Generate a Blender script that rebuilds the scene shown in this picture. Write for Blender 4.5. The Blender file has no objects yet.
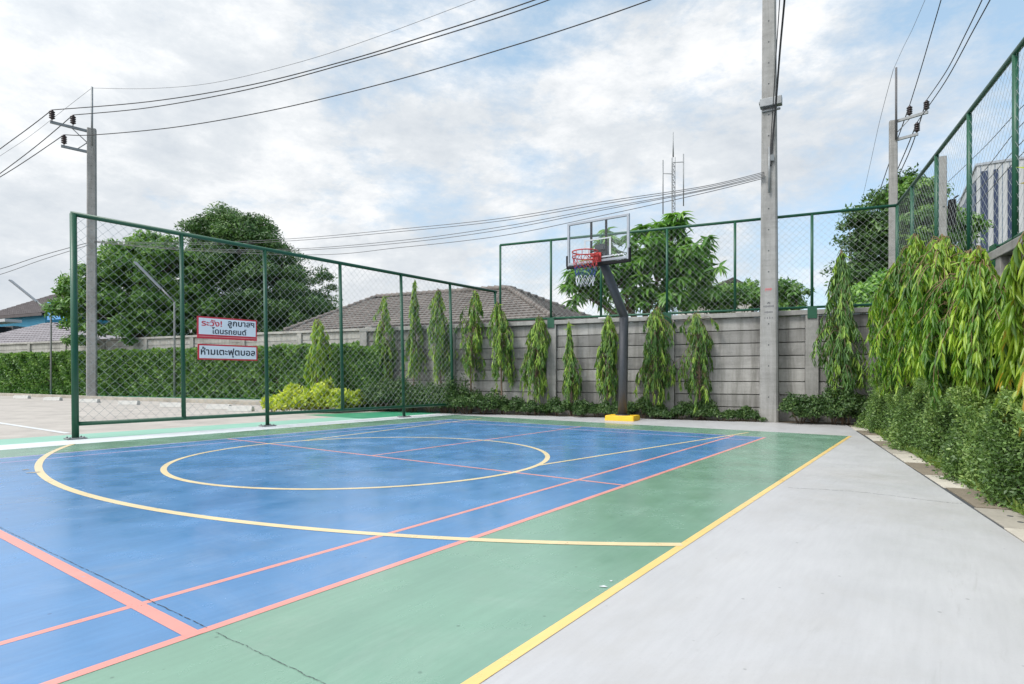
import bpy, math, random
import numpy as np
from mathutils import Vector, Matrix

R = math.radians
scn = bpy.context.scene
col = scn.collection
rng = np.random.default_rng(7)
random.seed(5)

# ------------------------------------------------------------------ layout helpers
F, CX, HY, EYE = 590.0, 512.0, 377.0, 0.9
CA, SA = math.cos(R(24)), math.sin(R(24))        # site grid: s runs away, t runs right
CC, SC = math.cos(R(36)), math.sin(R(36))        # court grid: u runs away, v runs left

def P(px, py, z):                                # a point at forward distance z
    return Vector(((px-CX)/F*z, z, EYE+(HY-py)/F*z))
def G(px, py):
    z = EYE*F/(py-HY); return Vector(((px-CX)/F*z, z, 0))
def S(s, t, z=0.0): return Vector((s*SA+t*CA, s*CA-t*SA, z))
def C(u, v, z=0.0): return Vector((u*SC-v*CC, u*CC+v*SC, z))
def zs(px, s):
    return s/((px-CX)/F*SA+CA)
def zt(px, t):
    return t/((px-CX)/F*CA-SA)
def t_of(px, s):
    z = zs(px, s); return (px-CX)/F*z*CA-z*SA
def s_of(px, t):
    z = zt(px, t); return (px-CX)/F*z*SA+z*CA
ORD = ['first','second','third','fourth','fifth','sixth','seventh','eighth','ninth','tenth','eleventh','twelfth',
       'thirteenth','fourteenth','fifteenth','sixteenth','seventeenth','eighteenth','nineteenth','twentieth']

# ------------------------------------------------------------------ object helpers
def tag(o, label=None, cat=None, group=None, kind=None):
    if label: o['label'] = label
    if cat: o['category'] = cat
    if group: o['group'] = group
    if kind: o['kind'] = kind
    return o
def empty(name, loc, rz=0.0):
    o = bpy.data.objects.new(name, None); col.objects.link(o)
    o.location = loc; o.rotation_euler = (0, 0, rz); o.empty_display_size = .2
    return o
def copy_tree(o, parent=None):
    c = o.copy(); col.objects.link(c)
    if parent: c.parent = parent
    for ch in o.children: copy_tree(ch, c)
    return c

class MB:
    def __init__(s): s.v = []; s.f = []; s.m = []; s.sm = []
    def add(s, vs, fs, mi=0, smooth=False):
        b = len(s.v); s.v += [tuple(x) for x in vs]
        for f in fs: s.f.append(tuple(b+i for i in f)); s.m.append(mi); s.sm.append(smooth)
    def obox(s, c, ax, ay, az, mi=0):            # centre and three half-axis vectors
        c, ax, ay, az = map(Vector, (c, ax, ay, az)); vs = []
        for k in (-1, 1):
            for i, j in ((-1, -1), (1, -1), (1, 1), (-1, 1)): vs.append(c+i*ax+j*ay+k*az)
        fs = [(0,3,2,1),(4,5,6,7),(0,1,5,4),(1,2,6,5),(2,3,7,6),(3,0,4,7)]
        if ax.cross(ay).dot(az) < 0: fs = [f[::-1] for f in fs]
        s.add(vs, fs, mi)
    def box(s, c, sx, sy, sz, rz=0.0, mi=0):
        a, b = math.cos(rz), math.sin(rz)
        s.obox(c, (a*sx/2, b*sx/2, 0), (-b*sy/2, a*sy/2, 0), (0, 0, sz/2), mi)
    def frust(s, c, w0, d0, w1, d1, h, rz=0.0, mi=0, ch=0.12):   # tapered post with chamfered corners, base at c
        a, b = math.cos(rz), math.sin(rz); vs = []
        for k, (w, d) in enumerate(((w0, d0), (w1, d1))):
            q = ch*w
            for x, y in ((-w/2+q,-d/2),(w/2-q,-d/2),(w/2,-d/2+q),(w/2,d/2-q),(w/2-q,d/2),(-w/2+q,d/2),(-w/2,d/2-q),(-w/2,-d/2+q)):
                vs.append((c[0]+a*x-b*y, c[1]+b*x+a*y, c[2]+k*h))
        fs = [tuple(range(7,-1,-1)), tuple(range(8,16))]+[(i,(i+1)%8,8+(i+1)%8,8+i) for i in range(8)]
        s.add(vs, fs, mi)
    def tube(s, pts, r, n=8, mi=0, caps=True, smooth=True, closed=False):
        pts = [Vector(p) for p in pts]; m = len(pts)
        rs = r if isinstance(r, (list, tuple)) else [r]*m
        up = None; vs = []
        for i, p in enumerate(pts):
            if closed: d = pts[(i+1) % m]-pts[i-1]
            else: d = pts[min(i+1, m-1)]-pts[max(i-1, 0)]
            d.normalize()
            if up is None: up = Vector((0,0,1)) if abs(d.z) < .9 else Vector((1,0,0))
            a = d.cross(up); a.normalize(); b = a.cross(d); up = b
            for k in range(n):
                t = 2*math.pi*(k+.5)/n
                vs.append(p+(a*math.cos(t)+b*math.sin(t))*rs[i])
        fs = []
        for i in range(m if closed else m-1):
            j = (i+1) % m
            for k in range(n):
                fs.append((i*n+k, j*n+k, j*n+(k+1) % n, i*n+(k+1) % n))
        if caps and not closed:
            fs.append(tuple(range(n))); fs.append(tuple(range(m*n-1, (m-1)*n-1, -1)))
        s.add(vs, fs, mi, smooth)
    def lathe(s, prof, c=(0,0,0), n=16, mi=0, axis=None):
        vs = []; m = len(prof)
        for r_, z in prof:
            for k in range(n):
                t = 2*math.pi*k/n; vs.append((c[0]+r_*math.cos(t), c[1]+r_*math.sin(t), c[2]+z))
        fs = [(i*n+k, i*n+(k+1) % n, (i+1)*n+(k+1) % n, (i+1)*n+k) for i in range(m-1) for k in range(n)]
        s.add(vs, fs, mi, True)
    def sheet(s, pts, mi=0):
        s.add(pts, [tuple(range(len(pts)))], mi)
    def build(s, name, mats, parent=None, bevel=0):
        me = bpy.data.meshes.new(name); me.from_pydata(s.v, [], s.f)
        if not isinstance(mats, (list, tuple)): mats = [mats]
        for m in mats: me.materials.append(m)
        me.polygons.foreach_set('material_index', s.m)
        me.polygons.foreach_set('use_smooth', s.sm)
        me.update()
        o = bpy.data.objects.new(name, me); col.objects.link(o)
        if parent: o.parent = parent
        if bevel:
            md = o.modifiers.new('b', 'BEVEL'); md.width = bevel; md.segments = 2; md.limit_method = 'ANGLE'; md.angle_limit = R(40)
        return o

# ------------------------------------------------------------------ materials
def mat(name):
    m = bpy.data.materials.new(name); m.use_nodes = True
    nt = m.node_tree; nt.nodes.clear(); return m, nt
def N(nt, typ, **kw):
    n = nt.nodes.new(typ)
    for k, v in kw.items():
        if k in n.inputs.keys() if isinstance(k, str) else False: n.inputs[k].default_value = v
        else: setattr(n, k, v)
    return n
def L(nt, a, b): nt.links.new(a, b)
def rgba(c): return (c[0], c[1], c[2], 1)
def mathn(nt, op, a, b=None, c=None, clamp=False):
    n = nt.nodes.new('ShaderNodeMath'); n.operation = op; n.use_clamp = clamp
    for i, x in enumerate((a, b, c)):
        if x is None: continue
        if isinstance(x, (int, float)): n.inputs[i].default_value = x
        else: L(nt, x, n.inputs[i])
    return n.outputs[0]
def noise(nt, vec, scale, detail=4, rough=.55, dist=0):
    n = nt.nodes.new('ShaderNodeTexNoise'); n.inputs['Scale'].default_value = scale
    n.inputs['Detail'].default_value = detail; n.inputs['Roughness'].default_value = rough
    n.inputs['Distortion'].default_value = dist
    if vec is not None: L(nt, vec, n.inputs['Vector'])
    return n.outputs['Fac']
def ramp(nt, fac, stops):
    n = nt.nodes.new('ShaderNodeValToRGB'); e = n.color_ramp.elements
    while len(e) < len(stops): e.new(.5)
    for i, (p, c) in enumerate(stops):
        e[i].position = p; e[i].color = rgba(c) if not isinstance(c, (int, float)) else (c, c, c, 1)
    L(nt, fac, n.inputs['Fac']); return n.outputs['Color']
def mixc(nt, fac, a, b, mode='MIX'):
    n = nt.nodes.new('ShaderNodeMix'); n.data_type = 'RGBA'; n.blend_type = mode
    if isinstance(fac, (int, float)): n.inputs[0].default_value = fac
    else: L(nt, fac, n.inputs[0])
    for i, x in ((6, a), (7, b)):
        if isinstance(x, (tuple, list)): n.inputs[i].default_value = rgba(x)
        else: L(nt, x, n.inputs[i])
    return n.outputs[2]
def coords(nt, scale=(1,1,1), kind='Object'):
    t = nt.nodes.new('ShaderNodeTexCoord'); mp = nt.nodes.new('ShaderNodeMapping')
    mp.inputs['Scale'].default_value = scale; L(nt, t.outputs[kind], mp.inputs['Vector']); return mp.outputs['Vector']
def finish(nt, base, rough=.6, bump=None, bstr=.2, bdist=.01, metal=0, spec=.5, coat=0):
    p = nt.nodes.new('ShaderNodeBsdfPrincipled'); o = nt.nodes.new('ShaderNodeOutputMaterial')
    if isinstance(base, (tuple, list)): p.inputs['Base Color'].default_value = rgba(base)
    else: L(nt, base, p.inputs['Base Color'])
    if isinstance(rough, (int, float)): p.inputs['Roughness'].default_value = rough
    else: L(nt, rough, p.inputs['Roughness'])
    p.inputs['Metallic'].default_value = metal; p.inputs['Specular IOR Level'].default_value = spec
    p.inputs['Coat Weight'].default_value = coat
    if bump is not None:
        b = nt.nodes.new('ShaderNodeBump'); b.inputs['Strength'].default_value = bstr; b.inputs['Distance'].default_value = bdist
        L(nt, bump, b.inputs['Height']); L(nt, b.outputs['Normal'], p.inputs['Normal'])
    L(nt, p.outputs[0], o.inputs['Surface']); return p, o

def m_plain(name, c, rough=.5, var=.15, scale=6, metal=0, bump=0, spec=.5):
    m, nt = mat(name); v = coords(nt)
    n = noise(nt, v, scale, 5, .6)
    c0 = tuple(x*(1-var) for x in c); c1 = tuple(min(1, x*(1+var)) for x in c)
    finish(nt, ramp(nt, n, [(.3, c0), (.7, c1)]), rough, n if bump else None, bump, .01, metal, spec); return m

def m_paint(name, c, fade=.0, rough=.5, wear=(.30,.29,.27), worn=.0, scale=1.0, var=.12, spec=.5, dust=.16, stain=0.0):
    """painted concrete: cloudy tone, squeegee streaks, scuffs, tiny pits"""
    m, nt = mat(name); v = coords(nt)
    big = noise(nt, v, .35*scale, 4, .6, .3); mid = noise(nt, v, 2.2*scale, 6, .65)
    vs = coords(nt, (.5, 5, 1)); vr = nt.nodes.new('ShaderNodeVectorRotate'); vr.inputs['Angle'].default_value = R(-54); vr.rotation_type = 'Z_AXIS'
    t = nt.nodes.new('ShaderNodeTexCoord'); L(nt, t.outputs['Object'], vr.inputs['Vector'])
    mp = nt.nodes.new('ShaderNodeMapping'); mp.inputs['Scale'].default_value = (.35, 3.2, 1); L(nt, vr.outputs[0], mp.inputs['Vector'])
    st = noise(nt, mp.outputs[0], 1.3, 5, .7, .6)
    f = mathn(nt, 'ADD', mathn(nt, 'MULTIPLY', big, .4), mathn(nt, 'ADD', mathn(nt, 'MULTIPLY', mid, .25), mathn(nt, 'MULTIPLY', st, .35)))
    c0 = tuple(x*(1-var) for x in c); c1 = tuple(min(1, x*(1+var)+fade) for x in c)
    base = ramp(nt, f, [(.38, c0), (.62, c1)])
    # dark scuffs
    sc = noise(nt, mp.outputs[0], 5.5, 4, .8, 1.2)
    base = mixc(nt, mathn(nt, 'MULTIPLY', ramp(nt, sc, [(.66, 0.0), (.74, 1.0)]), .22), base, tuple(x*.45 for x in c))
    fine = noise(nt, v, 45, 3, .7)
    base = mixc(nt, mathn(nt, 'MULTIPLY', ramp(nt, fine, [(.3, 1.0), (.42, 0.0)]), .10), base, tuple(x*.5 for x in c))
    # pale dust and roller marks, small dark specks
    du = noise(nt, v, 1.1, 7, .72, .8); base = mixc(nt, mathn(nt, 'MULTIPLY', ramp(nt, du, [(.50, 0.0), (.68, 1.0)]), dust), base, (.55, .55, .53))
    rl = noise(nt, mp.outputs[0], 12, 3, .6); base = mixc(nt, mathn(nt, 'MULTIPLY', ramp(nt, rl, [(.35, 1.0), (.65, 0.0)]), .17), base, tuple(x*.7 for x in c))
    sk = nt.nodes.new('ShaderNodeTexVoronoi'); sk.inputs['Scale'].default_value = 7; L(nt, v, sk.inputs['Vector']); sk.inputs['Randomness'].default_value = 1
    base = mixc(nt, mathn(nt, 'MULTIPLY', ramp(nt, sk.outputs['Distance'], [(.035, 1.0), (.06, 0.0)]), .55), base, tuple(x*.35 for x in c))
    if stain:
        s1 = noise(nt, v, .55, 6, .7, .5); s2 = noise(nt, mp.outputs[0], 2.4, 6, .75, 1.0)
        base = mixc(nt, mathn(nt, 'MULTIPLY', ramp(nt, s1, [(.48, 0.0), (.70, 1.0)]), stain), base, (.33, .30, .26))
        base = mixc(nt, mathn(nt, 'MULTIPLY', ramp(nt, s2, [(.60, 0.0), (.72, 1.0)]), stain*.8), base, (.28, .27, .26))
        gr = noise(nt, v, 90, 3, .8); base = mixc(nt, mathn(nt, 'MULTIPLY', ramp(nt, gr, [(.55, 0.0), (.75, 1.0)]), .25), base, (.30, .30, .30))
    if worn:
        w = noise(nt, v, 9, 6, .75); base = mixc(nt, ramp(nt, w, [(.69-worn, 0.0), (.72-worn, 1.0)]), base, wear)
    rg = ramp(nt, mid, [(.3, rough-.08), (.7, rough+.1)])
    finish(nt, base, rg, mathn(nt, 'ADD', mathn(nt, 'MULTIPLY', fine, .35), mid), .05, .004, spec=spec); return m

def m_concrete(name, c, streak=.35, rough=.85, island=0.0, bs=.35, dirt=(.10,.095,.08)):
    m, nt = mat(name); v = coords(nt); vz = coords(nt, (6, 6, .5)); vh = coords(nt, (.8, .8, 9))
    a = noise(nt, v, 1.6, 6, .65); b = noise(nt, vz, 1.0, 6, .7, .3); d = noise(nt, v, 30, 4, .7); h = noise(nt, vh, 1.2, 4, .6)
    f = mathn(nt, 'ADD', mathn(nt, 'MULTIPLY', a, .5), mathn(nt, 'ADD', mathn(nt, 'MULTIPLY', d, .2), mathn(nt, 'MULTIPLY', h, .3)))
    base = ramp(nt, f, [(.3, tuple(x*.62 for x in c)), (.5, c), (.72, tuple(min(1, x*1.3) for x in c))])
    base = mixc(nt, mathn(nt, 'MULTIPLY', ramp(nt, b, [(.44, 0.0), (.70, 1.0)]), streak), base, dirt)
    pch = noise(nt, v, .9, 7, .75, .6); base = mixc(nt, mathn(nt, 'MULTIPLY', ramp(nt, pch, [(.52, 0.0), (.60, 1.0)]), streak*.55), base, tuple(x*.55 for x in c))
    lt = noise(nt, v, 2.7, 7, .8, .4); base = mixc(nt, mathn(nt, 'MULTIPLY', ramp(nt, lt, [(.60, 0.0), (.70, 1.0)]), streak*.5), base, tuple(min(1, x*1.6) for x in c))
    if island:
        g = nt.nodes.new('ShaderNodeNewGeometry')
        r_ = ramp(nt, g.outputs['Random Per Island'], [(0.0, 1-island), (1.0, 1+island*.6)])
        base = mixc(nt, 1.0, base, r_, 'MULTIPLY')
    finish(nt, base, rough, mathn(nt, 'ADD', a, mathn(nt, 'MULTIPLY', d, .5)), bs, .012, spec=.3); return m

def m_leaf(name, dark, mid, light, rough=.45, trans=.35, isl=.35, accent=None):
    m, nt = mat(name)
    at = nt.nodes.new('ShaderNodeAttribute'); at.attribute_name = 'tone'
    g = nt.nodes.new('ShaderNodeNewGeometry')
    r_ = mathn(nt, 'MULTIPLY', mathn(nt, 'SUBTRACT', g.outputs['Random Per Island'], .5), isl)
    f = mathn(nt, 'ADD', at.outputs['Fac'], r_, clamp=True)
    st = [(.0, dark), (.5, mid), (.92, light)]
    if accent: st.append((1.0, accent))
    base = ramp(nt, f, st)
    p = nt.nodes.new('ShaderNodeBsdfPrincipled'); p.inputs['Roughness'].default_value = rough; L(nt, base, p.inputs['Base Color'])
    p.inputs['Specular IOR Level'].default_value = .45
    tr = nt.nodes.new('ShaderNodeBsdfTranslucent'); tb = mixc(nt, .5, base, mixc(nt, 1.0, base, (1.5, 1.6, .5), 'MULTIPLY')); L(nt, tb, tr.inputs['Color'])
    mx = nt.nodes.new('ShaderNodeMixShader'); mx.inputs[0].default_value = trans
    o = nt.nodes.new('ShaderNodeOutputMaterial')
    L(nt, p.outputs[0], mx.inputs[1]); L(nt, tr.outputs[0], mx.inputs[2]); L(nt, mx.outputs[0], o.inputs['Surface']); return m

M = {}
M['blue'] = m_paint('court_blue', (.068, .212, .435), .01, .22, spec=1.0, dust=.10)
M['green'] = m_paint('court_green', (.165, .305, .220), .01, .23, spec=1.0, dust=.10)
M['grey'] = m_paint('apron_grey', (.455, .452, .46), .0, .42, var=.06, dust=.05, stain=.40)
M['white'] = m_paint('white_strip', (.60, .62, .63), .0, .55, var=.08)
M['mint'] = m_paint('mint_strip', (.24, .46, .36), .0, .55, var=.10, worn=.03, wear=(.40,.44,.40))
M['deepgreen'] = m_paint('deep_green_strip', (.03, .25, .13), .0, .55, var=.10)
M['yline'] = m_paint('yellow_line', (.76, .53, .19), .0, .32, var=.06, worn=.035, wear=(.55,.52,.42), scale=2)
M['ylight'] = m_paint('pale_yellow_line', (.72, .57, .33), .0, .32, var=.06, worn=.04, wear=(.35,.42,.42), scale=2)
M['red'] = m_paint('salmon_line', (.68, .28, .24), .0, .32, var=.06, worn=.03, wear=(.35,.35,.45), scale=2)
M['redfaint'] = m_paint('faded_pink_line', (.42, .33, .50), .0, .5, var=.10, worn=.07, wear=(.12,.24,.55), scale=2)
M['lot'] = m_concrete('lot_concrete', (.40, .365, .33), .10, .8, bs=.15)
M['crack'] = m_plain('crack_dark', (.05, .055, .06), .9)
M['dirt'] = m_plain('soil', (.10, .075, .045), .95, .4, 9, bump=.6)
M['groundfar'] = m_plain('far_ground', (.09, .10, .05), .95, .3, .8)
M['conc'] = m_concrete('wall_panel_concrete', (.315, .305, .288), .72, .88, island=.28)
M['pil'] = m_concrete('pillar_concrete', (.30, .292, .275), .5)
M['concl'] = m_concrete('old_wall_concrete', (.40, .385, .355), .5, .88, island=.1)
M['pole'] = m_concrete('pole_concrete', (.29, .285, .275), .40, .8, bs=.2)
M['slab'] = m_concrete('slab_concrete', (.36, .33, .28), .25, .85, bs=.3)
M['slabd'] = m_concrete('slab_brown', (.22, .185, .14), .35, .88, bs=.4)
M['slabl'] = m_concrete('slab_pale', (.52, .48, .41), .12, .8, bs=.2)
M['stop'] = m_concrete('wheel_stop_concrete', (.55, .54, .51), .2, .85)
M['fgreen'] = m_plain('fence_green', (.006, .070, .034), .42, .12, 14)
M['mesh'] = m_plain('galvanised_wire', (.36, .39, .38), .5, .1, 10, metal=.1)
M['galv'] = m_plain('galvanised_steel', (.24, .25, .255), .5, .15, 10, metal=.3)
M['hoop'] = m_plain('pole_grey_paint', (.055, .056, .062), .42, .12, 12)
M['black'] = m_plain('black_metal', (.008, .008, .009), .7, .1, spec=.2)
M['cable'] = m_plain('cable_black', (.02, .02, .022), .6, .1)
M['wire'] = m_plain('wire_grey', (.10, .10, .105), .6, .1)
M['rimred'] = m_plain('rim_red', (.42, .035, .03), .5, .1)
M['netred'] = m_plain('net_red', (.45, .05, .05), .8, .1)
M['netwhite'] = m_plain('net_white', (.75, .76, .78), .8, .08)
M['netblue'] = m_plain('net_blue', (.04, .07, .28), .8, .1)
M['alu'] = m_plain('frame_aluminium', (.30, .32, .35), .35, .08, metal=.4)
M['ywblock'] = m_plain('yellow_block_paint', (.78, .46, .02), .5, .08, 4, bump=.1)
M['brown'] = m_plain('insulator_brown', (.03, .018, .02), .25, .1)
M['bark'] = m_plain('bark', (.16, .11, .075), .9, .35, 22, bump=.6)
M['bark2'] = m_plain('reddish_bark', (.17, .12, .06), .9, .3, 22, bump=.6)
M['darkbark'] = m_plain('dark_bark', (.07, .055, .04), .95, .3, 12, bump=.6)
M['signw'] = m_plain('sign_white', (.80, .80, .82), .4, .03)
M['signr'] = m_plain('sign_red', (.62, .03, .05), .4, .06)
M['signk'] = m_plain('sign_black', (.015, .015, .03), .4, .06)
M['inkred'] = m_plain('stencil_red', (.60, .12, .14), .7, .1)
M['inkgrey'] = m_plain('stencil_grey', (.10, .10, .11), .7, .1)
M['tile'] = m_plain('roof_tile_brown', (.155, .135, .122), .8, .30, 1.6)
M['tile2'] = m_plain('roof_tile_grey', (.24, .22, .23), .7, .2, 2.2)
M['tiledark'] = m_plain('dark_roof', (.085, .07, .07), .75, .2, 2)
M['bluewall'] = m_plain('blue_house_wall', (.06, .30, .46), .7, .08, 1)
M['bluegable'] = m_plain('blue_gable', (.12, .33, .66), .7, .08, 1)
M['cream'] = m_plain('cream_wall', (.55, .52, .47), .8, .08, 1)
M['glassdark'] = m_plain('dark_window', (.02, .03, .04), .12, .1)
M['bwhite'] = m_plain('cladding_white', (.42, .43, .44), .5, .05, 1)
M['bblue'] = m_plain('cladding_navy', (.008, .022, .07), .4, .1, 1)
M['bside'] = m_plain('cladding_side', (.13, .17, .23), .5, .1, 1)
M['twig'] = m_plain('twigs', (.035, .04, .018), .95, .3, 12)

def m_glass():
    m, nt = mat('backboard_acrylic')
    tr = nt.nodes.new('ShaderNodeBsdfTransparent'); tr.inputs[0].default_value = (.93, .95, .96, 1)
    gl = nt.nodes.new('ShaderNodeBsdfGlossy'); gl.inputs['Roughness'].default_value = .08
    fr = nt.nodes.new('ShaderNodeFresnel'); fr.inputs[0].default_value = 1.4
    mx = nt.nodes.new('ShaderNodeMixShader'); o = nt.nodes.new('ShaderNodeOutputMaterial')
    L(nt, fr.outputs[0], mx.inputs[0]); L(nt, tr.outputs[0], mx.inputs[1]); L(nt, gl.outputs[0], mx.inputs[2]); L(nt, mx.outputs[0], o.inputs[0]); return m
M['glass'] = m_glass()

M['lf_weep'] = m_leaf('leaf_weeping', (0.037, 0.103, 0.025), (0.115, 0.247, 0.048), (0.368, 0.529, 0.081), .38, .35, .45)
M['lf_weepn'] = m_leaf('leaf_weeping_near', (.030, .095, .018), (.125, .275, .028), (.38, .52, .06), .40, .42, .42)
M['lf_dark'] = m_leaf('leaf_dark', (0.014, 0.046, 0.011), (0.054, 0.126, 0.029), (0.144, 0.264, 0.060), .45, .25, .5)
M['lf_mid'] = m_leaf('leaf_mid', (0.033, 0.088, 0.018), (0.100, 0.225, 0.044), (0.250, 0.413, 0.088), .42, .32, .5)
M['lf_weepy'] = m_leaf('leaf_weeping_yellowing', (.05, .12, .018), (.17, .30, .030), (.38, .48, .06), .36, .42, .55, (.50,.36,.06))
M['lf_rose'] = m_leaf('leaf_rosette', (0.036, 0.102, 0.019), (0.132, 0.300, 0.054), (0.312, 0.504, 0.108), .36, .38, .5)
M['lf_hedge'] = m_leaf('leaf_hedge', (0.030, 0.090, 0.018), (0.102, 0.216, 0.046), (0.240, 0.384, 0.084), .45, .25, .6)
M['lf_low'] = m_leaf('leaf_low_shrub', (.018, .048, .012), (.048, .105, .028), (.13, .21, .06), .45, .25, .6)
M['lf_right'] = m_leaf('leaf_right_hedge', (.045, .095, .022), (.145, .250, .065), (.33, .44, .14), .42, .3, .6)
M['lf_yel'] = m_leaf('leaf_golden', (.12, .20, .02), (.38, .48, .04), (.62, .66, .10), .45, .4, .6)
M['grass'] = m_leaf('weeds', (.05, .11, .02), (.14, .24, .04), (.30, .36, .10), .6, .3, .5)

# ------------------------------------------------------------------ leaves
FULL = (np.array([(0,0,0),(.3,-1,.05),(.3,0,-.03),(.3,1,.05),(.68,-.72,.02),(.68,0,-.05),(.68,.72,.02),(1,0,0)], float),
        [(0,1,2),(0,2,3),(1,4,5,2),(2,5,6,3),(4,7,5),(5,7,6)])
SIMPLE = (np.array([(0,0,0),(.42,-1,.06),(1,0,0),(.42,1,.06)], float), [(0,1,2),(0,2,3)])
def unit(a): return a/np.maximum(np.linalg.norm(a, axis=1, keepdims=True), 1e-9)
def leaf_obj(name, m, Pn, D, Nn, Ln, Wn, tone, tmpl=SIMPLE, curl=0.0, parent=None):
    T, faces = tmpl; n = len(Pn)
    D = unit(D); Sv = unit(np.cross(D, Nn)); Nn = np.cross(Sv, D)
    al, sd, lf = T[:,0], T[:,1], T[:,2]-curl*T[:,0]**2
    V = Pn[:,None,:]+(Ln[:,None]*al)[:,:,None]*D[:,None,:]+(Wn[:,None]*sd)[:,:,None]*Sv[:,None,:]+(Ln[:,None]*lf)[:,:,None]*Nn[:,None,:]
    k = len(T); V = V.reshape(-1, 3)
    me = bpy.data.meshes.new(name)
    me.vertices.add(n*k); me.vertices.foreach_set('co', V.astype(np.float32).ravel())
    fl = np.concatenate([np.array(f) for f in faces]); tot = np.array([len(f) for f in faces])
    loops = (np.arange(n)[:,None]*k+fl[None,:]).ravel().astype(np.int32)
    sizes = np.tile(tot, n); starts = np.concatenate([[0], np.cumsum(sizes)[:-1]])
    me.loops.add(len(loops)); me.loops.foreach_set('vertex_index', loops)
    me.polygons.add(len(sizes)); me.polygons.foreach_set('loop_start', starts.astype(np.int32))
    me.update(calc_edges=True)
    at = me.attributes.new('tone', 'FLOAT', 'POINT'); at.data.foreach_set('value', np.repeat(np.clip(tone, 0, 1), k).astype(np.float32))
    if k > 4: me.polygons.foreach_set('use_smooth', np.ones(len(sizes), bool))
    me.materials.append(m)
    o = bpy.data.objects.new(name, me); col.objects.link(o)
    if parent: o.parent = parent
    return o
def rdir(n, g=rng): return unit(g.normal(size=(n, 3)))

def clumps(blobs, nc, cr, per, g, shell=.55, flat=.75):
    """leaf clusters spread through ellipsoids: returns clump centres and leaf points"""
    vol = np.array([b[3]*b[4]*b[5] for b in blobs])**(2/3); pr = vol/vol.sum()
    out = []; norm = []; cid = []; up = []
    for i in range(nc):
        b = blobs[g.choice(len(blobs), p=pr)]
        d = g.normal(size=3); d /= np.linalg.norm(d); d[2] = d[2] if d[2] > -.55 else -d[2]*.5
        rr = shell+(1-shell)*g.random()**.6; rr *= 1+.10*g.normal()
        c = np.array(b[:3])+d*rr*np.array(b[3:6]); r_ = cr*(.6+.8*g.random())
        q = rdir(per, g); q[:,2] = np.where(q[:,2] < -.3, -q[:,2], q[:,2]); q = unit(q)
        rad = r_*(g.random(per)**.4)
        out.append(c+q*rad[:,None]*np.array([1,1,flat])); norm.append(unit(q+.35*d+.4*rdir(per, g))); cid.append(np.full(per, g.random()))
    return np.concatenate(out), np.concatenate(norm), np.concatenate(cid)

def limb(mb, a, b, r0, r1, g, n=6, wob=.08, nseg=6):
    a, b = Vector(a), Vector(b); pts = []; rs = []; ln = (b-a).length
    for i in range(nseg+1):
        t = i/nseg; w = wob*ln*math.sin(math.pi*t)
        pts.append(a.lerp(b, t)+Vector((g.normal()*w*.5, g.normal()*w*.5, w*.3))); rs.append(r0+(r1-r0)*t)
    mb.tube(pts, rs, n); return pts

def big_tree(name, label, cat, base, blobs, nc, cr, per, L0, W0, m, seed, trunk=(.3, 3.0), barkm='darkbark', group=None, tmpl=SIMPLE, droop=.35, shell=.55, nlimb=14):
    g = np.random.default_rng(seed); root = empty(name, base); tag(root, label, cat, group)
    tb = MB(); th = trunk[1]
    top = limb(tb, (0,0,0), (g.normal()*.2, g.normal()*.2, th), trunk[0], trunk[0]*.7, g, 10, .04)[-1]
    for i in range(nlimb):
        b = blobs[i % len(blobs)]; d = g.normal(size=3); d /= np.linalg.norm(d); d[2] = abs(d[2])
        e = np.array(b[:3])+d*np.array(b[3:6])*(.55+.35*g.random())
        mid = Vector(top).lerp(Vector(e), .5)+Vector((g.normal()*.2, g.normal()*.2, .2))
        limb(tb, top, mid, trunk[0]*.45, trunk[0]*.22, g, 6, .05); limb(tb, mid, e, trunk[0]*.22, trunk[0]*.05, g, 5, .06)
        for k in range(3):
            e2 = np.array(e)+g.normal(size=3)*np.array(b[3:6])*.20
            limb(tb, mid, e2, trunk[0]*.12, trunk[0]*.03, g, 4, .06, 4)
    tb.build('trunk', M[barkm], root)
    Pn, Nn, cid = clumps(blobs, nc, cr, per, g, shell); n = len(Pn)
    D = rdir(n, g); D[:,2] -= droop
    Ln = L0*(.65+.7*g.random(n)); 
    leaf_obj('crown', M[m], Pn, D, Nn, Ln, Ln*W0, .30+.42*cid, tmpl, .15, root)
    return root

# ================================================================== SETTING: sheets
def sheet(name, pts, m, kind='structure', z=None):
    mb = MB(); mb.sheet([(p[0], p[1], z if z is not None else p[2]) for p in pts]); o = mb.build(name, m); tag(o, kind=kind); return o
sheet('ground', [(-600,-120,0),(600,-120,0),(600,900,0),(-600,900,0)], M['groundfar'], z=-.06)
# parking lot reaches the left hedge; planting soil in front of back and right walls
sheet('parking_lot', [S(-14,-70), S(-14,-2), S(13.0,-2), S(13.0,-10.3), S(18.6,-10.3), S(18.6,-70)], M['lot'], z=0)
sheet('planting_bed', [S(-6,1.45), S(-6,2.2), S(13.4,2.2), S(13.4,-10.4), S(12.75,-10.4), S(12.75,1.45)], M['dirt'], z=-.004)
sheet('grey_pavement', [C(-14,9.3), C(11.2,9.3), S(12.83,-6.5), S(12.78,1.235), S(-8,1.235), S(-10,-8)], M['grey'], z=.0010)
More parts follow.
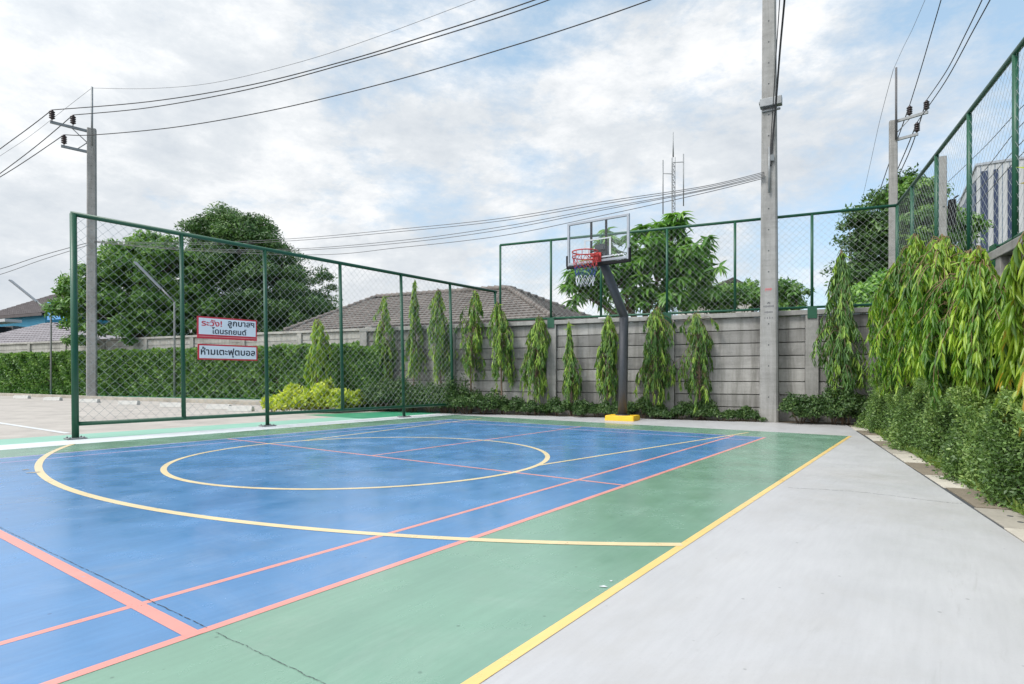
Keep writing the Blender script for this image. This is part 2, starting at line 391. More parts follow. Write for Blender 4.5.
# painted surfaces
sheet('court_green', [C(-9,1.12), C(10.28,1.12), C(10.50,9.35), C(-9,9.35)], M['green'], z=.0022)
sheet('court_blue', [C(-9,2.09), C(9.30,2.09), C(9.42,8.42), C(-9,8.42)], M['blue'], z=.0028)
sheet('white_pavement', [C(-9,9.35), C(12.3,9.35), C(12.5,10.02), C(-9,10.02)], M['white'], z=.0024)
sheet('mint_pavement', [C(-9,10.02), C(11.5,10.02), C(11.5,10.95), C(-9,10.95)], M['mint'], z=.0015)
sheet('green_pavement', [C(8.4,10.04), C(12.9,10.0), C(12.9,10.9), C(8.4,12.2)], M['deepgreen'], z=.0019)
sheet('hedge_foot_strip', [S(17.3,-70), S(17.3,-12), S(17.9,-12), S(17.9,-70)], M['deepgreen'], z=.004)

def band(a, b, w):
    a, b = Vector(a), Vector(b); d = (b-a).normalized(); n = Vector((-d.y, d.x, 0))*w/2
    return [a+n, a-n, b-n, b+n]
def line(name, segs, m, z, arcs=()):
    mb = MB()
    for a, b, w in segs:
        q = band(C(*a), C(*b), w); mb.sheet([(p.x, p.y, z) for p in q])
    for c, r_, w, a0, a1, n in arcs:
        vs = []
        for i in range(n+1):
            t = a0+(a1-a0)*i/n
            for rr in (r_-w/2, r_+w/2):
                p = C(c[0]+rr*math.cos(t), c[1]+rr*math.sin(t)); vs.append((p.x, p.y, z))
        mb.add(vs, [(2*i, 2*i+1, 2*i+3, 2*i+2) for i in range(n)])
    o = mb.build(name, m); tag(o, kind='structure'); return o
line('court_sideline_red', [((-8,2.11),(9.30,2.11),.043), ((-8,2.56),(9.30,2.56),.036)], M['red'], .0034)
line('court_sideline_faded', [((-8,8.38),(9.38,8.38),.04), ((-8,7.94),(9.38,7.94),.035)], M['redfaint'], .0034)
line('court_centre_line', [((4.5,5.25),(9.36,5.25),.036)], M['red'], .0035)
line('court_service_line', [((4.5,2.09),(4.5,8.36),.036)], M['red'], .0038)
line('court_net_line', [((1.01,2.09),(1.01,8.36),.054)], M['red'], .0039)
line('court_back_line', [((8.78,2.13),(8.78,8.36),.04), ((9.30,2.09),(9.40,8.36),.04)], M['redfaint'], .0040)
# three-point arc: where it meets the yellow sideline and the white strip
ac, ar = (9.05, 5.37), 7.32
a_lo = -math.acos(-math.sqrt(1-((1.12-ac[1])/ar)**2)); a_hi = math.acos(-math.sqrt(1-((9.40-ac[1])/ar)**2))
line('court_arc', [], M['ylight'], .0044, [(ac, ar, .062, a_lo, -2*math.pi+a_hi, 120)])
line('court_circle', [], M['ylight'], .0045, [((4.5,5.28), 2.03, .055, 0, 2*math.pi, 96)])
line('court_lane_line', [((4.95,3.31),(9.95,2.51),.042), ((4.95,7.25),(9.95,8.05),.045)], M['ylight'], .0049)
line('court_sideline_yellow', [((-8,1.115),(10.28,1.113),.044)], M['yline'], .0031)
line('parking_line', [((0,0),(0,.001),.001)], M['signw'], -.02)
bpy.data.objects.remove(bpy.data.objects['parking_line'])
mb = MB(); q = band(G(-40,417), G(68,433.5), .10); mb.sheet([(p.x,p.y,.004) for p in q])
tag(mb.build('parking_line', M['white']), kind='structure')

# joints and cracks
def crack(name, pts, w, m, z, jit=.006, sub=40, seed=1, gaps=.0):
    g = np.random.default_rng(seed); mb = MB(); pts = [Vector(p) for p in pts]
    q = []
    for a, b in zip(pts[:-1], pts[1:]):
        for i in range(sub): q.append(a.lerp(b, i/sub))
    q.append(pts[-1]); d = (pts[-1]-pts[0]).normalized(); n = Vector((-d.y, d.x, 0)); o = 0; prev = None
    for p in q:
        o = o*.8+g.normal()*jit; ww = w*(.25+.9*g.random())
        cur = (p+n*(o-ww/2), p+n*(o+ww/2))
        if prev is not None and g.random() > gaps:
            mb.add([(v.x, v.y, z) for v in (prev[0], cur[0], cur[1], prev[1])], [(0,1,2,3)])
        prev = cur
    o_ = mb.build(name, m); tag(o_, kind='structure')
crack('court_joint', [C(1.05, 8.3), C(1.05, 4.5), C(1.065, 2.12)], .0042, M['crack'], .0042, .0008, 200, 3, .10)
crack('court_joint', [C(1.066, 2.06), C(1.075, 1.2)], .003, M['crack'], .0041, .0012, 120, 4, .12)
crack('pavement_crack', [G(785,487.5), G(850,491), G(925,500), G(962,504)], .007, M['crack'], .0016, .004, 40, 5, .15)
for k, (px, py, w, h) in enumerate([(603,587.5,.035,.010),(611,582,.014,.006),(33,473,.12,.08),(26,470,.07,.04)]):
    g = np.random.default_rng(60+k); c = G(px, py); n = 14; mb = MB()
    mb.sheet([(c.x+w*.5*math.cos(2*math.pi*i/n)*(.55+.7*g.random()), c.y+(h if k < 2 else w*.35)*math.sin(2*math.pi*i/n)*(.5+.8*g.random()), .0056) for i in range(n)])
    tag(mb.build('bare_patch', M['white'] if k < 2 else M['slab']), kind='structure')

crack('dirt_shade_edge', [S(12.80,-6.4), S(12.79,-2), S(12.76,1.2)], .06, M['slabd'], .0020, .006, 160, 21, .05)  # dirt line along the back pavement; its brown also paints in contact shade
# ================================================================== WALLS
def plank_wall(root, a, b, H, pil, nplank, mw, mp, thick=.08, cope=True, pw=.24, front=(0,-1)):
    """pillars at given distances along a->b with plank infill between"""
    a, b = Vector(a), Vector(b); d = (b-a).normalized(); n = Vector((d.y, -d.x, 0)); L_ = (b-a).length
    pm = MB(); g = np.random.default_rng(int(L_*10)); ph = (H-.10)/nplank
    stops = sorted(pil)
    for x0, x1 in zip(stops[:-1], stops[1:]):
        mid = a+d*(x0+x1)/2; ln = x1-x0-pw
        for k in range(nplank):
            off = g.normal()*.003
            pm.obox(mid-n*(thick/2-off)*1+Vector((0,0,ph*(k+.5))), d*ln/2, n*thick/2, Vector((0,0,ph/2-.009)))
        pm.obox(mid-n*(thick*.75)+Vector((0,0,H/2-.06)), d*(ln/2-.002), n*thick*.12, Vector((0,0,H/2-.075)))
    o = pm.build('panel', M[mw], root, .006)
    for x in stops:
        p = a+d*x; q = MB(); q.obox(p-n*.03+Vector((0,0,H/2-.03)), d*(pw/2-.002), n*.10, Vector((0,0,H/2-.03))); q.build('pillar', M[mp], root, .008)
    if cope:
        q = MB(); q.obox(a+d*(stops[0]+stops[-1])/2-n*.03+Vector((0,0,H-.045)), d*((stops[-1]-stops[0])/2+.13), n*.115, Vector((0,0,.05))); q.build('coping', M[mp], root, .01)

WH = 2.24; WS = 13.25
def wall(name, label, a, b, *args, **kw):
    root = empty(name, (0,0,0)); tag(root, label, 'wall'); plank_wall(root, a, b, *args, **kw); return root
tl = -10.36
wall('concrete_wall', 'grey concrete plank wall across the back behind the basketball hoop', S(WS,tl), S(WS,2.2), WH, [0, 2.76, 5.51, 8.24, 11.04, 12.45], 8, 'conc', 'pil')
wall('concrete_wall', 'grey concrete plank wall on the right hidden behind the weeping trees', S(WS-.2,2.12), S(-3,2.36), WH, [.1+2.6*i for i in range(7)], 8, 'conc', 'pil')
wall('concrete_wall', 'weathered pale concrete wall behind the clipped hedge on the left', S(18.7,-62), S(18.7,tl), 2.80, [62-14.7-3.2*i for i in range(14,-1,-1)]+[62+tl], 9, 'concl', 'concl')
wall('concrete_wall', 'short concrete return wall joining the back wall to the hedge wall', S(18.6,tl), S(WS+.1,tl), 2.3, [.1, 2.6, 5.1], 8, 'conc', 'pil')

# ================================================================== FENCES
def chain_mesh(o, d, length, z0, z1, cell, w, m, parent, name='chain_link', up=None):
    """diamond mesh of thin wires clipped to the frame; slightly wavy wires"""
    mb = MB(); d = Vector(d).normalized(); n = Vector((d.y, -d.x, 0)); H = z1-z0; U = Vector((0,0,1)) if up is None else Vector(up)
    vs = []; fs = []
    k = int((length+H)/cell)+1
    for sgn in (1, -1):
        for i in range(k+1):
            x = i*cell-H if sgn == 1 else i*cell      # x at z0
            # line: (x, 0) -> (x+sgn*H, H)
            t0, t1 = 0.0, H
            if sgn == 1: t0 = max(t0, -x); t1 = min(t1, length-x)
            else: t0 = max(t0, x-length); t1 = min(t1, x)
            if t1-t0 < .02: continue
            ns = max(1, int((t1-t0)/.9)); pts = []
            for j in range(ns+1):
                t = t0+(t1-t0)*j/ns
                sag = .010*math.sin(x*.9+t*1.7)
                pts.append(Vector(o)+d*(x+sgn*t)+U*(z0+t)+n*(sgn*w*.8+sag))
            dd = (d*sgn+U).normalized(); s1 = dd.cross(n)*w; s2 = n*w
            b = len(vs)
            for p in pts: vs += [p+s1, p-s1*.5+s2*.87, p-s1*.5-s2*.87]
            for j in range(ns):
                for c_ in range(3):
                    fs.append((b+3*j+c_, b+3*j+(c_+1) % 3, b+3*j+3+(c_+1) % 3, b+3*j+3+c_))
    mb.add(vs, fs, 0, True)
    return mb.build(name, M[m], parent)

# --- left free-standing fence (leans a little)
A0 = G(75.5, 439.2); dl = Vector((.639, .769, 0)).normalized()
def on_fence(px, line0=A0, d=dl):
    k = (px-CX)/F; return (k*line0.y-line0.x)/(d.x-k*d.y)
nl = Vector((-dl.y, dl.x, 0)); LEN = on_fence(498.5)
lean = Vector((nl.x*.034, nl.y*.034, 1.0))
lf = empty('sports_fence', A0); tag(lf, 'free standing green chain link fence panel on the left side of the court', 'fence')
def lfp(x, z): return dl*x+lean*z
def ftop(x): return 3.28-.10*x/LEN
def square_bar(mb, a, b, w, h=None):
    a, b = Vector(a), Vector(b); d = (b-a); h = h or w
    s1 = d.cross(Vector((0,0,1)))
    if s1.length < 1e-3*d.length+1e-6 or abs(d.normalized().z) > .9: s1 = nl.copy()
    s1.normalize(); s2 = s1.cross(d).normalized()
    mb.obox((a+b)/2, d/2, s1*w/2, s2*h/2)
q = MB(); q.tube([lfp(-.03, ftop(0)), lfp(LEN+.03, ftop(LEN))], .036, 10); q.build('top_rail', M['fgreen'], lf)
q = MB(); q.tube([lfp(.02, .22), lfp(LEN, .24)], .030, 10); q.build('bottom_rail', M['fgreen'], lf)
for i, px in enumerate((75.5, 184, 267.5, 343, 404, 453, 498)):
    x = max(0, on_fence(px)); ground = i in (0, 2, 4)
    q = MB(); r_ = .045 if i == 0 else .034
    q.tube([lfp(x, 0 if ground else .22), lfp(x, ftop(x))], r_, 12); q.build('post', M['fgreen'], lf)
    if ground:
        q = MB(); q.obox(dl*x+Vector((0,0,.014)), dl*.12, nl*.10, Vector((0,0,.008)))
        for a_ in (-1, 1):
            for b_ in (-1, 1): q.lathe([(.0,.022),(.012,.022),(.012,.04),(0,.04)], dl*(x+a_*.085)+nl*b_*.07, 6)
        q.build('base_plate', M['galv'], lf)
x = on_fence(482.5); q = MB(); q.tube([lfp(x, 0), lfp(x, .24)], .05, 12); q.build('leg', M['fgreen'], lf)
chain_mesh((0,0,0), dl, LEN, .24, 3.24, .138, .0022, 'mesh', lf, up=lean)

# --- fences on top of the walls
def wall_fence(name, label, a, b, posts, z0, z1, brackets, pr=.028, sw=.0019, cell=.13):
    a, b = Vector(a), Vector(b); d = (b-a).normalized(); n = Vector((d.y,-d.x,0)); Ln = (b-a).length
    rt = empty(name, a); tag(rt, label, 'fence')
    q = MB(); q.tube([Vector((0,0,z1)), d*Ln+Vector((0,0,z1))], .030, 10); q.build('top_rail', M['fgreen'], rt)
    q = MB(); q.tube([Vector((0,0,z0)), d*Ln+Vector((0,0,z0))], .025, 10); q.build('bottom_rail', M['fgreen'], rt)
    for x in posts:
        q = MB(); q.tube([d*x+Vector((0,0,z0-.02)), d*x+Vector((0,0,z1))], pr, 10); q.build('post', M['fgreen'], rt)
    for x in brackets:
        q = MB(); q.obox(d*x+n*.085+Vector((0,0,z0-.11)), d*.085, n*.008, Vector((0,0,.12))); q.obox(d*x+n*.04+Vector((0,0,z0-.01)), d*.085, n*.05, Vector((0,0,.008))); q.build('bracket', M['fgreen'], rt)
    chain_mesh(a-a+n*.0, d, Ln, z0+.01, z1-.01, cell, sw, 'mesh', rt)
tS = t_of(500.3, WS)
wall_fence('wall_fence', 'green chain link fence along the top of the back wall', S(WS,tS), S(WS,2.13),
    [0]+[t_of(p, WS)-tS for p in (551,601,667,735,812)]+[2.13-tS], WH+.06, 4.17, [t_of(p, WS)-tS for p in (552,668,812)])
wall_fence('wall_fence', 'tall green chain link fence rising along the top of the right wall', S(WS-.1,2.13), S(-3,2.38),
    [1.15, 2.7, 4.2, 5.65, 7.2, 8.8, 10.6, 12.1, 13.6], WH+.06, 4.17, [2.7, 5.3, 7.9, 10.5], .028, .0015)

# ================================================================== SIGNS
def text_mesh(body, size, m, name='lettering', weight=1.0, off=.0):
    cu = bpy.data.curves.new(name, 'FONT'); cu.body = body; cu.size = size; cu.align_x = 'CENTER'; cu.align_y = 'CENTER'
    cu.offset = off; cu.extrude = .0015; cu.resolution_u = 4
    t = bpy.data.objects.new('tmp', cu); col.objects.link(t)
    dg = bpy.context.evaluated_depsgraph_get(); me = bpy.data.meshes.new_from_object(t.evaluated_get(dg))
    bpy.data.objects.remove(t); me.name = name; me.materials.clear(); me.materials.append(m)
    o = bpy.data.objects.new(name, me); col.objects.link(o)
    return o
def fit_text(o, cx, cz, w, h, y):
    vs = np.array([v.co[:] for v in o.data.vertices]); lo, hi = vs.min(0), vs.max(0)
    sx, sz = w/(hi[0]-lo[0]), h/(hi[1]-lo[1])
    for v in o.data.vertices:
        x, z, d = v.co.x, v.co.y, v.co.z
        v.co = ((x-(lo[0]+hi[0])/2)*sx+cx, y-d, (z-(lo[1]+hi[1])/2)*sz+cz)
def sign(name, label, px0, px1, ytop, ybot, texts, redbar):
    x0, x1 = on_fence(px0), on_fence(px1); xm = (x0+x1)/2; pm = A0+dl*xm; z = pm.y
    pt, pb = EYE+(HY-ytop)/F*z, EYE+(HY-ybot)/F*z
    W, H = x1-x0, pt-pb; ang = math.atan2(dl.y, dl.x)
    rt = empty(name, A0+dl*xm+lean*pb-nl*.045+Vector((0,0,0)), ang); rt.location.z = pb
    tag(rt, label, 'sign', 'Thai warning signs on the left fence')
    q = MB(); q.box((0,0,H/2), W, .012, H); q.build('board', M['signr'], rt, .002)
    bt = .025; bb = .07 if redbar else .025
    q = MB(); q.box((0,-.0075,(H-bt+bb)/2), W-2*bt, .005, H-bt-bb); q.build('face', M['signw'], rt)
    if redbar:
        q = MB(); q.box((0,-.0075,.036), W-.05, .004, .012); q.build('stripe', m_plain('stripe_pink', (.75,.25,.25), .4), rt)
    for body, cx, cz, w, h, m in texts:
        o = text_mesh(body, .2, M[m], off=.004); fit_text(o, cx*W, cz*H, w*W, h*H, -.0105); o.parent = rt
    for sx in (-.4, .4):
        for sz in (.12, .88):
            q = MB(); q.tube([(sx*W, -.012, sz*H), (sx*W, .05, sz*H)], .004, 6); q.build('tie', M['galv'], rt)
    return rt
sign('warning_sign', 'upper white sign with red border and two lines of Thai warning about cars', 197.2, 257.0, 318.2, 339.6,
     [('ระวัง!', -.27, .72, .33, .30, 'signr'), ('ลูกบาสฯ', .22, .70, .46, .34, 'signk'), ('โดนรถยนต์', .02, .385, .58, .30, 'signk')], True)
sign('warning_sign', 'lower white sign with thin red border and one line of Thai text', 197.5, 257.2, 345, 360.2,
     [('ห้ามเตะฟุตบอล', 0, .50, .91, .66, 'signk')], False)

# ================================================================== BASKETBALL HOOP
bp = G(622.5, 420.2); faceang = R(29)        # direction pointing from the court to the hoop
hx = Vector((math.cos(faceang), -math.sin(faceang), 0)); hf = Vector((-math.sin(faceang), -math.cos(faceang), 0))   # right along board, forward to court
hoop = empty('basketball_hoop', bp); tag(hoop, 'basketball hoop with clear backboard on a bent grey pole in a yellow base', 'basketball hoop')
q = MB(); q.frust((0,0,.0), .62, .52, .60, .50, .105, -R(27), 0, .03); q.build('base_block', M['ywblock'], hoop, .008)
zb = bp.y
bend = Vector((.03, 0, EYE+(HY-316)/F*zb))
# backboard centre found from its corners
bl = P(567.8, 266.5, 11.75); br = P(629.5, 260.7, 10.98)
bc = (bl+br)/2-bp; bw = (br-bl); bw.z = 0; BW = bw.length; hx = bw.normalized(); hf = Vector((hx.y, -hx.x, 0))
z0 = bc.z; BH = .865
top = Vector((bc.x, bc.y, 0))-hf*.17+Vector((0,0,z0+.12))
pts = [Vector((0,0,.10)), Vector((0,0,1.2)), bend-Vector((0,0,.10))]
dd = (top-bend).normalized()
pts = [Vector((0,0,.10)), bend-Vector((0,0,.05)), bend-Vector((0,0,.025)), bend+dd*.025, bend+dd*.05, top]
q = MB(); q.tube(pts, [.096,.094,.093,.093,.093,.088], 24); q.lathe([(.15,.104),(.15,.118),(.095,.120)], (0,0,0), 20); q.build('pole', M['hoop'], hoop)
board = MB(); o0 = Vector((bc.x, bc.y, 0)); U = Vector((0,0,1))
fr = MB()
fw = .045
for a, b, w in ((-BW/2, BW/2, 'h'),):
    fr.obox(o0+U*(z0+BH-fw/2), hx*BW/2, hf*.022, U*fw/2)
    fr.obox(o0+U*(z0+fw/2+.03), hx*(BW/2-fw), hf*.022, U*fw/2)
    for s_ in (-1, 1): fr.obox(o0+hx*s_*(BW/2-fw/2)+U*(z0+BH/2-fw/2+.0), hx*fw/2, hf*.022, U*(BH/2-fw/2))
bo = fr.build('backboard_frame', M['alu'], hoop, .003)
gl = MB(); gl.obox(o0+U*(z0+BH/2)+hf*.005, hx*(BW/2-fw), hf*.004, U*(BH/2-fw-.005)); glass_o = gl.build('backboard_panel', M['glass'], hoop)
pd = MB()
pd.obox(o0+U*(z0-.012), hx*(BW/2+.018), hf*.032, U*.028)
for s_ in (-1, 1): pd.obox(o0+hx*s_*(BW/2+.006)+U*(z0+.12), hx*.018, hf*.032, U*.104)
pd.build('edge_padding', M['black'], bo, .006)
tg = MB(); c0 = o0+hf*.012; tw, tt, tbm = .27, .47, .10
for a, b, c_, d_ in ((0, tt, tw, .020), (0, tbm+.02, tw, .020)): tg.obox(c0+hx*a+U*(z0+b), hx*(c_+.02), hf*.002, U*.013)
for s_ in (-1, 1): tg.obox(c0+hx*s_*tw+U*(z0+(tt+tbm+.02)/2), hx*.02, hf*.002, U*((tt-tbm-.02)/2-.019))
tg.build('target_square', m_plain('target_grey', (.42,.44,.46), .5), glass_o)
bars = MB()
for s_ in (-1, 1): bars.obox(o0-hf*.045+hx*s_*.16+U*(z0+BH/2), hx*.018, hf*.018, U*(BH/2-.02))
bars.obox(o0-hf*.045+U*(z0+.26), hx*.142, hf*.016, U*.016); bars.obox(o0-hf*.045+U*(z0+.08), hx*.142, hf*.016, U*.016)
bars.build('support_bar', M['black'], hoop, .003)
br_ = MB(); br_.obox(o0-hf*.20+U*(z0+.32), hx*.10, hf*.14, U*.07); br_.obox(o0-hf*.25+U*(z0+.18), hx*.09, hf*.15, U*.09)
br_.build('mounting_bracket', M['hoop'], hoop, .01)
mk = MB()
for i in range(9): mk.obox(o0+hf*.012+hx*(BW/2-.36+.03*i)+U*(z0+.125+.006*math.sin(i*2.1)), hx*.011, hf*.0015, U*(.008+.006*(i % 2)))
mk.build('maker_mark', M['netwhite'], glass_o)
# rim: centre in front of the board
RH = z0+.165; rc = o0+hf*(.17+.235)-hx*.05+U*RH
rim = MB(); n = 40
for rz_, rr, th_ in ((0, .240, .012), (-.095, .240, .009)):
    rim.tube([rc+U*rz_+hx*rr*math.cos(2*math.pi*i/n)+hf*rr*math.sin(2*math.pi*i/n) for i in range(n)], th_, 8, closed=True)
for i in range(12):
    a = 2*math.pi*(i+.5)/12; p = rc+hx*.24*math.cos(a)+hf*.24*math.sin(a); rim.tube([p, p-U*.095], .006, 6)
rim.obox(o0+hf*.085+U*(RH-.03), hx*.075, hf*.075, U*.012); rim.obox(o0+hf*.03+U*(RH-.05), hx*.09, hf*.010, U*.09)
for s_ in (-1, 1): rim.tube([o0+hf*.04+hx*s_*.07+U*(RH-.11), o0+hf*.20+hx*s_*.12+U*(RH-.015)], .008, 6)
rim_o = rim.build('rim', M['rimred'], hoop)
nt_ = MB(); levels = [(0, .236, -.10), (1, .225, -.19), (2, .205, -.28), (3, .19, -.37), (4, .175, -.46), (5, .165, -.54), (6, .16, -.62)]
K = 12; g = np.random.default_rng(4); node = {}
for j, rr, dz in levels:
    for k in range(K):
        a = 2*math.pi*(k+.5*(j % 2))/K; w = g.normal()*.008
        node[j, k] = rc+hx*(rr+w)*math.cos(a)+hf*(rr+w)*math.sin(a)+U*(dz+g.normal()*.008)
for j in range(len(levels)-1):
    mi = 0 if j < 2 else (1 if j in (4, 5) else 2)
    for k in range(K):
        k2 = (k+1) % K if j % 2 else (k-1) % K
        for kk in (k, k2): nt_.tube([node[j, k], node[j+1, kk]], .0048 if j < 2 else .0032, 5, mi)
        nt_.lathe([(0,-.010),(.010,0),(0,.010)], node[j+1, k], 6, mi)
nt_.build('net', [M['netred'], M['netwhite'], M['netblue']], rim_o)

# ================================================================== POLES
def insulator(mb, p, s=1.0):
    prof = [(.02,0),(.05,0),(.06,.03)]
    for i in range(4): z = .05+i*.09; prof += [(.12*s, z), (.115*s, z+.03), (.07*s, z+.045), (.07*s, z+.07)]
    prof += [(.05,.42),(0,.43)]
    mb.lathe([(r_, z*s) for r_, z in prof], p, 12)
def pole_shaft(mb, w0, w1, h, rz, holes=True, s=1.0):
    mb.frust((0,0,0), w0, w0*.85, w1, w1*.85, h, rz, 0, .10)
    a, b = math.cos(rz), math.sin(rz)
    if holes:
        z = .5; i = 0
        while z < h-.4:
            w = w0+(w1-w0)*z/h; y = -w*.85/2-.0005
            c = Vector((-b*y, a*y, z)); mb.tube([c-Vector((-b*.004, a*.004, 0))*-1, c+Vector((b*.003, -a*.003, 0))], .013, 8, 1, smooth=False)
            z += .42 if i % 4 else .62; i += 1
def lv(px, py, A, B):       # point above a plan line A-B seen at px,py
    k = (px-CX)/F; d = (B-A); t = (k*A.y-A.x)/(d.x-k*d.y); y = A.y+t*d.y
    return Vector((k*y, y, EYE+(HY-py)/F*y))

# left pole
LP = P(91.8, HY, 27); LP.z = 0
pl = empty('utility_pole', LP); tag(pl, 'tall concrete utility pole behind the left fence with cross arms and insulators', 'utility pole')
hp = EYE+(HY-129)/F*27
q = MB(); pole_shaft(q, .40, .34, hp, R(28)); q.build('shaft', [M['pole'], M['crack']], pl)
q = MB(); q.tube([(.08,-.1,hp-.8), (.08,-.1,EYE+(HY-88)/F*27)], .045, 8); q.build('spike', M['galv'], pl)
def arm(root, base, endp, ins, brace, px_dir):
    q = MB(); a, b = Vector(base), Vector(endp); d = (b-a); s1 = d.cross(Vector((0,0,1))).normalized()
    q.obox((a+b)/2, d/2, s1*.045, Vector((0,0,.055)))
    if brace: q.tube([a.lerp(b, .45)-Vector((0,0,.02)), a-Vector((0,0,brace))], .022, 6)
    o = q.build('crossarm', M['galv'], root)
    for p in ins:
        q = MB(); q.lathe([(.02,-.02),(.02,.09)], p, 6); insulator(q, Vector(p)+Vector((0,0,.06)), .95); q.build('insulator', M['brown'], o)
def rel(p, o): return p-o
e1 = P(50, 121, 25.9); i1 = P(52.0, 119, 25.9); i2 = P(73, 125, 26.4); b1 = P(88, 132, 26.9); b1.z = e1.z = (b1.z+e1.z)/2; i1.z = i2.z = e1.z+.05
arm(pl, b1-LP, e1-LP, [i1-LP, i2-LP], .55, 0)
e2 = P(61, 146, 26.2); b2 = P(88, 152.5, 26.9); b2.z = e2.z; i3 = P(64, 145, 26.25); i3.z = e2.z+.05
arm(pl, b2-LP, e2-LP, [i3-LP], -.45, 0)
# middle pole
MP = S(12.97, t_of(769.3, 12.97)); pm_ = empty('utility_pole', MP); tag(pm_, 'large concrete utility pole standing against the back wall right of the hoop', 'utility pole')
q = MB(); pole_shaft(q, .345, .20, 12.0, R(-24-5)); q.build('shaft', [M['pole'], M['crack']], pm_)
q = MB(); q.frust((0,0,0), .352, .30, .350, .298, .26, R(-29), 0, .1); q.build('damp_footing', M['pil'], pm_)
zc = EYE+(HY-107)/F*MP.y
q = MB(); q.box((-.03,-.15,zc+.02), .40, .16, .16, R(-29)); q.box((-.02,-.13,zc-.12), .34, .05, .04, R(-29)); q.box((0,.0,zc+.06), .36, .30, .05, R(-29)); q.build('cable_box', M['galv'], pm_, .01)
q = MB(); za, zb_ = EYE+(HY-150)/F*MP.y, EYE+(HY-195)/F*MP.y
q.tube([(-.07,-.155,za), (-.07,-.16,zb_)], .022, 8); q.box((-.02,-.16,EYE+(HY-161)/F*MP.y), .07, .06, .12, 0); q.build('conduit', M['galv'], pm_)
rzm = R(-29); fx = Vector((math.cos(rzm), math.sin(rzm), 0)); fn = Vector((math.sin(rzm), -math.cos(rzm), 0))
def pole_text(body, py, w, h, m):
    z = EYE+(HY-py)/F*MP.y; o = text_mesh(body, .1, M[m]); fit_text(o, 0, 0, w, h, 0)
    o.parent = pm_; wz = .345-.145*z/12; tl_ = math.atan((.345-.20)*.85/2/12)
    o.rotation_euler = (tl_*-1, 0, rzm); o.location = fn*(wz*.85/2+.003)+Vector((0,0,z))
    o.name = 'stencil_mark'
pole_text('PPP', 290.5, .12, .055, 'inkred')
q = MB()
for py, n_ in ((304,2),(307,9),(312.8,7),(318.5,4)):
    z = EYE+(HY-py)/F*MP.y; wz = .345-.145*z/12
    for i in range(n_):
        c = fn*(wz*.85/2+.001)+fx*((i-(n_-1)/2)*(.022 if n_ > 4 else .045))+Vector((0,0,z))
        q.obox(c, fx*.006, fn*.0015, Vector((0,0,.014+.004*(i % 3))))
q.build('stencil_mark', M['inkgrey'], pm_)
# right pole
RP = P(893.2, HY, 26); RP.z = 0
pr = empty('utility_pole', RP); tag(pr, 'concrete utility pole beyond the wall corner with two short cross arms', 'utility pole')
hp = EYE+(HY-121)/F*26
q = MB(); pole_shaft(q, .36, .30, hp, R(-24), False); q.build('shaft', [M['pole'], M['crack']], pr)
q = MB(); q.tube([(.0,-.2,hp-.9), (.0,-.2,EYE+(HY-70)/F*26)], .045, 8); q.build('spike', M['wire'], pr)
e1 = P(928, 112, 25.0); b1 = P(897, 117, 25.9); b1.z = e1.z; j1 = P(909.5, 113, 25.55); j2 = P(926.5, 111, 25.05); j1.z = j2.z = e1.z+.05
arm(pr, b1-RP, e1-RP, [j1-RP, j2-RP], .5, 0)
e2 = P(918, 134, 25.3); b2 = P(897, 137, 25.9); b2.z = e2.z; j3 = P(917, 133, 25.35); j3.z = e2.z+.05
arm(pr, b2-RP, e2-RP, [j3-RP], 0, 0)
# short thick pole behind right fence
p4 = P(942, HY, 21); p4.z = 0; q = MB(); h4 = EYE+(HY-157)/F*21
rt = empty('utility_pole', p4); tag(rt, 'shorter plain concrete pole standing right behind the right chain link fence', 'utility pole')
q.frust((0,0,0), .30, .26, .25, .22, h4, R(-24), 0, .1); q.build('shaft', M['pole'], rt)
q = MB(); q.box((.28,-.1,h4-2.0), .18, .18, .9); q.box((.2,-.1,h4-1.8), .5, .05, .05); q.tube([(.35,-.1,h4-1.5),(.5,-.1,h4-1.4)], .03, 6); q.build('cable_joint', M['black'], rt)
# far small pole
p5 = P(850.5, HY, 60); p5.z = 0; rt = empty('utility_pole', p5); tag(rt, 'far thin pole with small brackets beyond the back wall', 'utility pole')
q = MB(); h5 = EYE+(HY-232)/F*60; q.tube([(0,0,0), (0,0,h5)], .13, 8); q.build('shaft', M['galv'], rt)
q = MB()
for zz in (1.2, 2.6, 3.6): q.box((.8,0,h5-zz-.4), 1.6, .12, .14)
q.box((1.4,0,h5-2.3), .12, .12, 2.4); q.build('bracket', M['galv'], rt)

# cables ------------------------------------------------------------
def smooth_pts(pts, k=8):
    out = []; n = len(pts)
    for i in range(n-1):
        p0, p1, p2, p3 = pts[max(i-1,0)], pts[i], pts[i+1], pts[min(i+2,n-1)]
        for j in range(k):
            t = j/k; out.append(.5*((2*p1)+(p2-p0)*t+(2*p0-5*p1+4*p2-p3)*t*t+(3*p1-p0-3*p2+p3)*t**3))
    out.append(pts[-1]); return out
def cable(label, pts, r_, m='cable', group='overhead power lines', cat='cable', name='power_line'):
    q = MB(); q.tube(smooth_pts([Vector(p) for p in pts]), r_, 6); o = q.build(name, M[m]); tag(o, label, cat, group); return o
EA, EB = Vector((-20.2, 26, 0)), Vector((12, 14, 0))
tops = [i1+Vector((0,0,.47)), i2+Vector((0,0,.47)), i3+Vector((0,0,.47))]
cable('upper black power line sweeping up right from the left pole outer insulator', [tops[0]]+[lv(x, y, tops[0]*1, EB) for x, y in ((150,101.5),(250,85),(350,59.5),(430,34.5),(512,7.8),(580,-17),(660,-50))], .020)
cable('second black power line sweeping up right close under the upper one', [tops[1]]+[lv(x, y, tops[1]*1, EB) for x, y in ((150,107.5),(250,89),(350,62.5),(430,39),(512,13),(580,-12),(660,-44))], .020)
